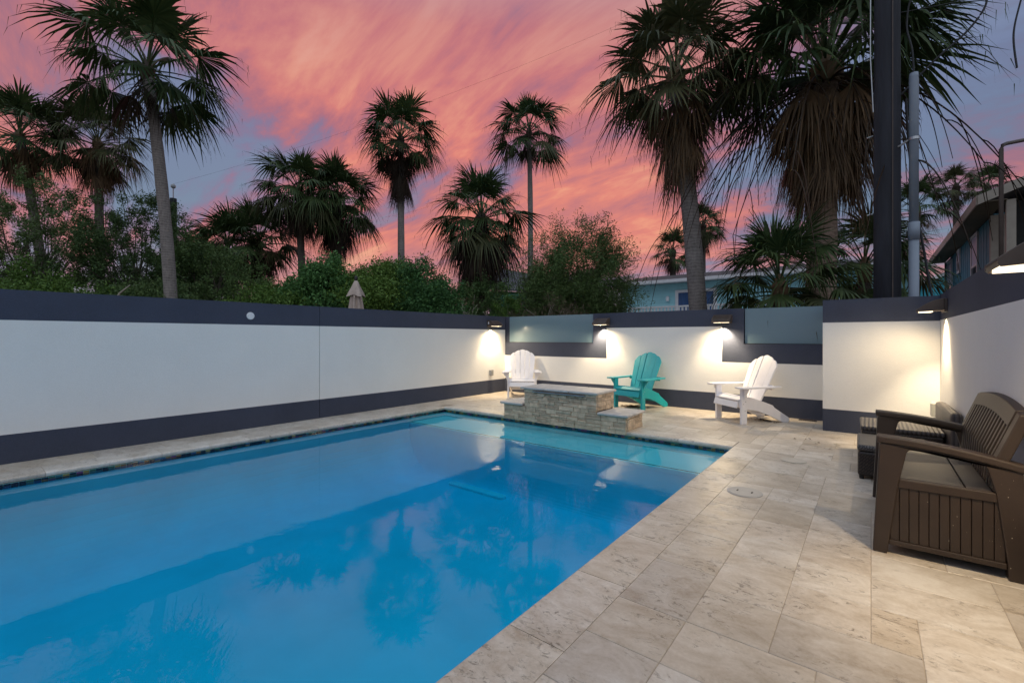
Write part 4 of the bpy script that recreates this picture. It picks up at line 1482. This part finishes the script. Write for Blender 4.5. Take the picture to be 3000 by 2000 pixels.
tree('bare_tree', 'thin nearly bare tree right of the slender palm trunk', 'tree', (-8.9, 12.6), [(0, 0, 3.4, 1.1, 1.1, 1.5)], 90, 26, 0.08, 0.02, leaf_grey, 0.40, 0.06, 43, True, nbranch=90)
tree('dry_brush', 'tangle of dry branches behind the left glass panel', 'brush', (-7.3, 10.9), [(0, 0, 1.55, 1.5, 0.8, 0.75)], 90, 40, 0.14, 0.014, leaf_dry, 0.40, 0.04, 44, True, wood=pale_wood, nbranch=90, fork=0.2)
tree('dry_brush', 'dry pale branches in front of the green bushes left of the broad palm', 'brush', (-9.3, 9.6), [(0, 0, 1.9, 0.6, 0.5, 0.7)], 26, 14, 0.08, 0.02, leaf_grey, 0.30, 0.03, 45, True, wood=pale_wood, fork=0.3)
br = MB()
br.tube([(0, 0, 0), (-0.25, -0.05, 1.5), (-0.45, -0.12, 2.05), (-0.75, -0.2, 2.15), (-1.05, -0.3, 2.5)], [0.07, 0.055, 0.045, 0.03, 0.012], 7)
br.tube([(-0.45, -0.12, 2.05), (-0.15, 0.1, 2.2), (0.15, 0.25, 2.15), (0.30, 0.35, 2.4), (0.55, 0.5, 2.6)], [0.04, 0.035, 0.03, 0.022, 0.01], 7)
o = br.build('bare_branch', pale_wood)
o.location = (-15.1, 2.5, 0)
tag(o, 'pale crooked bare branch rising over the left wall', 'branch')

# far hedge of scrub closing the view between the trunks
rg = np.random.default_rng(77)


def scrub(label, x0, y0, x1, y1, n_, zmax, mat, seed):
    rg = np.random.default_rng(seed)
    t_ = rg.uniform(0, 1, n_)
    c_ = np.stack([x0 + (x1 - x0) * t_ + rg.normal(size=n_) * 0.7, y0 + (y1 - y0) * t_ + rg.normal(size=n_) * 0.7, np.abs(rg.normal(size=n_)) * 0.45], 1)
    hh = zmax * (0.62 + 0.25 * np.sin(t_ * 31.0) + 0.13 * np.sin(t_ * 77 + 1.3))
    c_[:, 2] = hh * np.clip(rg.uniform(0, 1, n_) ** 0.7, 0, 1)
    o = put('scrub', leaves_mesh('scrub', c_, rg.normal(size=(n_, 3)), 0.16, 0.07, mat, seed))
    struct(o, 'stuff')
    o['label'] = label
    o['category'] = 'scrub'


scrub('distant mass of dark scrub behind the left trees', -33, 2, -24, 14, 12000, 2.6, leaf_feather, 51)
scrub('distant mass of dark scrub behind the middle palms', -24, 14, -13.5, 21.5, 16000, 3.6, leaf_feather, 52)
scrub('low scrub behind the turquoise house railing', -12.2, 20.2, -8.2, 21.6, 5000, 2.2, leaf_grey, 53)

# ================================================================== neighbours' houses
# turquoise house behind the back wall
HY = 24.0
k_ = 24.0 / 22.0
hx0, hx1 = -11.1, 1.2
th_ = empty('turquoise_house', ((hx0 + hx1) / 2, HY, 0), 0, 'turquoise clapboard house with porch railing behind the back wall', 'house')
hxc = (hx0 + hx1) / 2
MB().box(hx0 - hxc, hx1 - hxc, 0.03, 6, 0, 4.12).build('wall', turq, th_)
for k in range(13):
    z0 = 1.95 + k * 0.166
    for (a, b_) in ((hx0, -8.08), (-6.02, hx1)) if z0 < 3.72 else ((hx0, hx1),):
        MB().prism([(-0.012, z0), (0.03, z0), (0.03, z0 + 0.166), (0.018, z0 + 0.166)], a - hxc, b_ - hxc, 'x').build('clapboard', turq, th_)
MB().box(hx0 - hxc - 0.02, hx0 - hxc + 0.10, -0.03, 0.03, 0, 4.1).build('corner_board', white_trim, th_)
rf = MB().prism([(-0.75, 4.20), (6.6, 4.20), (3.0, 4.95)], hx0 - 0.35 - hxc, hx1 - hxc + 0.4, 'x').build('roof', roof_dark, th_)
MB().box(hx0 - 0.36 - hxc, hx1 - hxc + 0.4, -0.80, -0.755, 4.10, 4.25).build('gutter', white_trim, rf)
MB().box(hx0 - 0.3 - hxc, hx1 - hxc + 0.3, -0.74, 0.0, 4.13, 4.16).build('soffit', white_trim, rf)
dr_ = MB().box(-7.92 - hxc, -6.18 - hxc, -0.01, 0.028, 1.9, 3.60).build('patio_door', glass_blue, th_)
fr = MB()
fr.box(-8.07 - hxc, -7.92 - hxc, -0.05, 0.025, 1.9, 3.74)
fr.box(-6.18 - hxc, -6.03 - hxc, -0.05, 0.025, 1.9, 3.74)
fr.box(-7.92 - hxc, -6.18 - hxc, -0.05, 0.025, 3.60, 3.74)
fr.box(-7.08 - hxc, -7.02 - hxc, -0.04, 0.02, 1.9, 3.60)
fr.build('door_frame', white_trim, dr_)
MB().lathe([(0.05, 3.18), (0.09, 3.22), (0.09, 3.40), (0.03, 3.46)], 10, (-8.45 - hxc, -0.12)).build('porch_light', tape_m, th_)
MB().box(hx0 - 1.0 - hxc, hx1 - hxc, -1.9, 0.0, 1.72, 1.88).build('porch_floor', white_trim, th_)
MB().box(hx0 - 1.0 - hxc, hx1 - hxc, -1.88, -1.80, 2.74, 2.82).build('railing', white_trim, th_)
MB().box(hx0 - 1.0 - hxc, hx1 - hxc, -1.86, -1.82, 2.00, 2.05).build('railing', white_trim, th_)
bm_ = MB().box(-0.045, 0.045, -0.02, 0.02, 2.05, 2.74).mesh('baluster', white_trim)
xx = hx0 - 0.95
while xx < -3.2:
    put('baluster', bm_, th_, (xx - hxc, -1.84, 0))
    xx += 0.17

# blue wooden house on the right
bx, by0, by1 = 2.5, 17.3, 26.9
bh = empty('blue_wood_house', (bx, 22, 0), 0, 'blue weathered board house with deep eaves behind the right wall', 'house')
MB().box(0.02, 7.0, by0 - 22, by1 - 22, 0, 4.55).build('wall', blue_wood, bh)
n_b = 46
for k in range(n_b):
    ya = by0 - 22 + 0.12 + k * (by1 - by0 - 0.2) / n_b
    MB().box(-0.012 - 0.006 * (k % 2), 0.02, ya, ya + (by1 - by0) / n_b - 0.02, 0.5, 4.5).build('siding_board', blue_wood, bh)
MB().box(-0.05, 0.25, by0 - 22 - 0.06, by0 - 22 + 0.10, 0, 4.5).build('corner_board', tan_trim, bh)
MB().box(-0.05, 0.1, by1 - 22 - 0.02, by1 - 22 + 0.1, 0, 4.5).build('corner_board', tan_trim, bh)
for (yc, wd_, z0, z1) in ((25.4, 0.95, 2.5, 4.30), (23.0, 0.5, 3.70, 4.38), (19.75, 0.95, 2.6, 4.36)):
    fr = MB()
    y0_, y1_ = yc - wd_ / 2 - 22, yc + wd_ / 2 - 22
    fr.box(-0.06, 0.0, y0_ - 0.09, y0_, z0 - 0.09, z1 + 0.09)
    fr.box(-0.06, 0.0, y1_, y1_ + 0.09, z0 - 0.09, z1 + 0.09)
    fr.box(-0.06, 0.0, y0_, y1_, z1, z1 + 0.09)
    fr.box(-0.06, 0.0, y0_, y1_, z0 - 0.09, z0)
    fr.box(-0.05, 0.0, y0_, y1_, (z0 + z1) / 2 - 0.03, (z0 + z1) / 2 + 0.03)
    wo = fr.build('window', white_trim, bh)
    MB().box(-0.035, -0.025, y0_, y1_, (z0 + z1) / 2 + 0.03, z1).build('pane', blind_m, wo)
    MB().box(-0.035, -0.025, y0_, y1_, z0, (z0 + z1) / 2 - 0.03).build('pane', glass_m, wo)
# roof: low gable, ridge along y
slope = 0.40
ex, ez = 2.0 - bx, 4.66
y_s, y_n = 15.6 - 22, 27.4 - 22
rp = [(ex, ez), (ex + 3.8, ez + 3.8 * slope), (ex + 3.8, ez + 3.8 * slope + 0.06), (ex, ez + 0.06)]
rf = MB().prism(rp, y_s, y_n, 'y').build('roof', roof_grey, bh)
rp2 = [(ex + 3.8, ez + 3.8 * slope), (ex + 7.6, ez), (ex + 7.6, ez + 0.06), (ex + 3.8, ez + 3.8 * slope + 0.06)]
MB().prism(rp2, y_s, y_n, 'y').build('roof', roof_grey, bh)
MB().box(ex - 0.03, ex, y_s, y_n, ez - 0.17, ez + 0.05).build('fascia', tan_trim, rf)
for (s_, nm) in ((y_s, 'barge_board'), (y_n, 'barge_board')):
    pb = [(ex, ez - 0.17), (ex + 3.8, ez + 3.8 * slope - 0.17), (ex + 3.8, ez + 3.8 * slope + 0.05), (ex, ez + 0.05)]
    MB().prism(pb, s_ - 0.03, s_, 'y').build(nm, tan_trim, rf)
MB().box(ex + 0.01, 0.0, y_s + 0.02, y_n - 0.02, ez - 0.12, ez - 0.10).build('soffit', soffit_m, rf)
# recessed porch on the near gable, its shade painted on as a near-black wall
pch = MB()
pch.prism([(0.25, 0), (6.8, 0), (6.8, ez), (3.3, ez + 3.3 * slope), (0.25, ez + 0.05)], by0 - 22 - 0.02, by0 - 22 + 0.0, 'y')
pch.build('porch_wall', dark_inside, bh)
MB().box(0.0, 0.16, y_s + 0.15, y_s + 0.31, 0, ez - 0.1).build('porch_post', tan_trim, bh)

# bright cyan gable far behind
ch_ = empty('cyan_house', (4.5, 43.0, 0), 0, 'far cyan house whose gable shows above the corner block', 'house')
MB().prism([(-2.2, 0), (3.5, 0), (3.5, 5.6), (0.8, 6.1), (-2.2, 4.7)], 0, 6, 'y').build('wall', cyan_paint, ch_)
MB().prism([(-2.6, 4.58), (0.8, 6.15), (4.1, 5.5), (4.1, 5.68), (0.8, 6.38), (-2.6, 4.80)], -0.4, 6.4, 'y').build('roof', white_trim, ch_)
# grey-roofed house in the middle
gh = empty('grey_roof_house', (-15.2, 21.4, 0), R(38), 'house with grey shingle roof and green trim glimpsed between the palms', 'house')
MB().box(-2.6, 2.2, 0, 5, 0, 3.9).build('wall', green_trim, gh)
rf = MB().add([(-3.0, -0.5, 4.1), (2.6, -0.5, 3.75), (2.6, 3.2, 4.9), (-2.2, 2.6, 5.65), (-3.0, -0.5, 4.0), (2.6, -0.5, 3.65), (2.6, 3.2, 4.8), (-2.2, 2.6, 5.55)],
              [(0, 1, 2, 3), (7, 6, 5, 4), (0, 4, 5, 1), (1, 5, 6, 2), (2, 6, 7, 3), (3, 7, 4, 0)]).build('roof', roof_grey, gh)
MB().box(-3.0, 2.6, -0.56, -0.52, 3.45, 3.72).build('fascia', green_trim, rf)
# low coral wall far left
o = MB().box(-0.1, 0.1, -1.2, 1.2, 0, 1.0)
cw = empty('coral_shed', (-28.0, 6.2, 0), R(38), 'small coral shed glimpsed low through the feathery trees', 'shed')
MB().box(-0.9, 0.9, 0, 1.5, 0, 2.35).build('wall', coral_m, cw)
MB().prism([(-0.2, 2.36), (1.7, 2.36), (1.7, 2.44), (-0.2, 2.62)], -1.05, 1.05, 'x').build('roof', tan_trim, cw)

# ================================================================== umbrella, poles, cables
um = empty('patio_umbrella', (-10.22, 6.57, 0), 0, 'closed beige patio umbrella showing above the left wall', 'umbrella')
MB().tube([(0, 0, 0), (0, 0, 2.72)], 0.02, 10).build('pole', rust_m, um)
MB().lathe([(0.24, 0.0), (0.24, 0.05), (0.05, 0.08), (0.03, 0.3)], 20).build('base', black_m, um)
vs_, fs = [], []
NA, rows = 32, [(2.68, 0.035, 0.0), (2.5, 0.085, 0.20), (2.28, 0.125, 0.34), (2.0, 0.155, 0.40), (1.5, 0.20, 0.40), (1.05, 0.225, 0.42)]
for (z_, r_, fl_) in rows:
    for k in range(NA):
        a = 2 * PI * k / NA
        rr = r_ * (1 + fl_ * math.cos(8 * a + 0.4 * z_))
        vs_.append((rr * math.cos(a), rr * math.sin(a), z_))
for i in range(len(rows) - 1):
    for k in range(NA):
        fs.append((i * NA + k, (i + 1) * NA + k, (i + 1) * NA + (k + 1) % NA, i * NA + (k + 1) % NA))
fs.append(tuple(range(NA)))
MB().add(vs_, fs).build('canopy', beige_cloth, um, smooth=True)
vs_, fs = [], []
rows = [(2.72, 0.04, 0.0), (2.60, 0.095, 0.12), (2.46, 0.165, 0.20), (2.36, 0.195, 0.30)]
for (z_, r_, fl_) in rows:
    for k in range(NA):
        a = 2 * PI * k / NA
        rr = r_ * (1 + fl_ * math.cos(4 * a + 0.7))
        vs_.append((rr * math.cos(a), rr * math.sin(a), z_ - 0.09 * fl_ * (1 + math.cos(4 * a + 0.7))))
for i in range(len(rows) - 1):
    for k in range(NA):
        fs.append((i * NA + k, (i + 1) * NA + k, (i + 1) * NA + (k + 1) % NA, i * NA + (k + 1) % NA))
fs.append(tuple(range(NA)))
MB().add(vs_, fs).build('vent_flap', beige_cloth, um, smooth=True)
MB().lathe([(0.012, 2.71), (0.045, 2.75), (0.045, 2.80), (0.02, 2.85)], 14).build('finial', black_m, um)

up_ = empty('utility_pole', (0.18, 8.98, 0), 0, 'thick black creosoted utility pole rising beside the giant palm', 'utility pole')
MB().tube([(0, 0, -0.05), (0.0, 0, 3), (0.0, 0, 6), (0, 0, 9.5)], [0.172, 0.165, 0.158, 0.15], 22).build('shaft', pole_m, up_, smooth=True)
MB().tube([(0.06, -0.165, 0), (0.06, -0.160, 4), (0.06, -0.152, 9.2)], 0.008, 6).build('ground_wire', rust_m, up_)
MB().tube([(-0.165, -0.05, 4.75), (-0.20, -0.07, 5.6), (-0.19, -0.07, 9.0)], 0.010, 6).build('guy_rod', steel, up_)
for z_ in (3.2, 4.4, 5.6):
    MB().tube([(-0.17, 0, z_), (-0.24, -0.02, z_ - 0.02)], 0.012, 6).build('step_peg', steel, up_)

cd = empty('grey_conduit', (0.48, 8.88, 0), 0, 'tall pale grey conduit riser standing right of the utility pole', 'conduit')
MB().tube([(0, 0, -0.03), (0, 0, 2.98)], 0.060, 18).build('lower_pipe', pipe_paint, cd, smooth=True)
MB().tube([(0, 0, 2.72), (0, 0, 2.98)], 0.068, 18).build('coupling', pipe_paint, cd, smooth=True)
MB().tube([(0, 0, 2.98), (0, 0, 5.10), (0.0, 0, 5.16)], [0.056, 0.056, 0.050], 18).build('upper_pipe', pipe_paint, cd, smooth=True)
MB().lathe([(0.066, 4.18), (0.066, 4.22)], 18).build('clamp', steel, cd)
MB().tube([(-0.06, 0, 4.2), (-0.15, 0.0, 4.14), (-0.22, 0, 4.12)], 0.014, 6).build('bracket', steel, cd)

lp = empty('utility_pole', (-30.1, 8.06, 0), 0, 'dark distant utility pole with an insulator right of the grey palm trunk', 'utility pole')
MB().tube([(0, 0, 0), (0, 0, 8.9)], [0.19, 0.165], 12).build('shaft', pole_m, lp)
MB().tube([(0, 0, 8.9), (0, 0, 9.6)], 0.03, 6).build('pin', steel, lp)
MB().lathe([(0.05, 9.45), (0.12, 9.52), (0.12, 9.62), (0.05, 9.7)], 10).build('insulator', grey_plastic, lp)


def cable(label, a, b_, sag, r_, n_=24, name='power_line', cat='cable'):
    a, b_ = Vector(a), Vector(b_)
    pts = []
    for k in range(n_ + 1):
        t_ = k / n_
        q = a.lerp(b_, t_) - a
        q.z -= sag * 4 * t_ * (1 - t_)
        pts.append(tuple(q))
    o = MB().tube(pts, r_, 4).build(name, wire_m)
    o.location = a
    return tag(o, label, cat)


cable('thin power line rising from the distant pole across the sunset', (-30.1, 8.06, 9.7), (-2.0, 22.0, 17.5), 0.8, 0.0035)
cable('thin lower cable crossing behind the middle palms', (-22, 16, 8.2), (0.18, 8.98, 7.6), 0.9, 0.003)
cable('thin cable running off to the right of the utility pole', (0.18, 8.98, 6.2), (6.5, 14.0, 8.6), 0.25, 0.006)
rn = random.Random(4)


def loops(label, pts, r_):
    a = Vector(pts[0])
    o = MB().tube([tuple(Vector(q) - a) for q in pts], r_, 6).build('service_cable', wire_m)
    o.location = a
    tag(o, label, 'cable')


def smooth_pts(ctrl, n_=10):
    c_ = [Vector(q) for q in ctrl]
    c_ = [c_[0]] + c_ + [c_[-1]]
    out = []
    for i in range(1, len(c_) - 2):
        for k in range(n_):
            t_ = k / n_
            p0, p1, p2, p3 = c_[i - 1:i + 3]
            out.append(0.5 * ((2 * p1) + (-p0 + p2) * t_ + (2 * p0 - 5 * p1 + 4 * p2 - p3) * t_ ** 2 + (-p0 + 3 * p1 - 3 * p2 + p3) * t_ ** 3))
    out.append(c_[-2])
    return out


loops('black service cable looping at the head of the grey conduit', smooth_pts([(0.48, 8.88, 5.14), (0.46, 8.86, 5.5), (0.40, 8.85, 5.9), (0.5, 8.8, 6.3), (0.95, 8.75, 6.35)]), 0.012)
loops('dark cable hanging down behind the conduit to the block top', smooth_pts([(0.40, 9.1, 4.9), (0.44, 9.1, 4.1), (0.52, 9.1, 3.2), (0.60, 9.08, 2.6), (0.66, 9.05, 2.1), (0.71, 9.0, 1.75)]), 0.016)
loops('bundle cable curling at the top right beside the pole', smooth_pts([(0.34, 8.9, 4.9), (0.7, 8.85, 5.25), (1.05, 8.85, 5.55), (1.22, 8.85, 5.85), (1.12, 8.85, 6.1), (0.98, 8.85, 6.4), (1.1, 8.85, 6.6), (1.3, 8.85, 6.3), (1.2, 8.85, 5.95)]), 0.014)
loops('single frayed cable dangling at the top right against the sky', smooth_pts([(1.35, 8.85, 6.75), (1.55, 8.85, 6.5), (1.62, 8.85, 6.1), (1.53, 8.85, 5.7), (1.47, 8.85, 5.3), (1.50, 8.85, 4.85)]), 0.011)

pf = empty('pipe_frame', (1.78, 11.61, 0), R(39), 'bent brown pipe frame standing above the right wall', 'pipe frame')
MB().tube([(0, 0, 0), (0, 0, 4.60), (0.03, 0, 4.67), (0.10, 0, 4.70), (1.6, 0, 5.0)], 0.032, 10).build('pipe', rust_m, pf, smooth=True)
MB().tube([(0, 0, 4.66), (0.0, 0.0, 0.0)], 0.001, 3)
MB().tube([(1.6, 0, 5.0), (1.66, 0, 4.95), (1.68, 0, 0)], 0.032, 10).build('pipe', rust_m, pf, smooth=True)
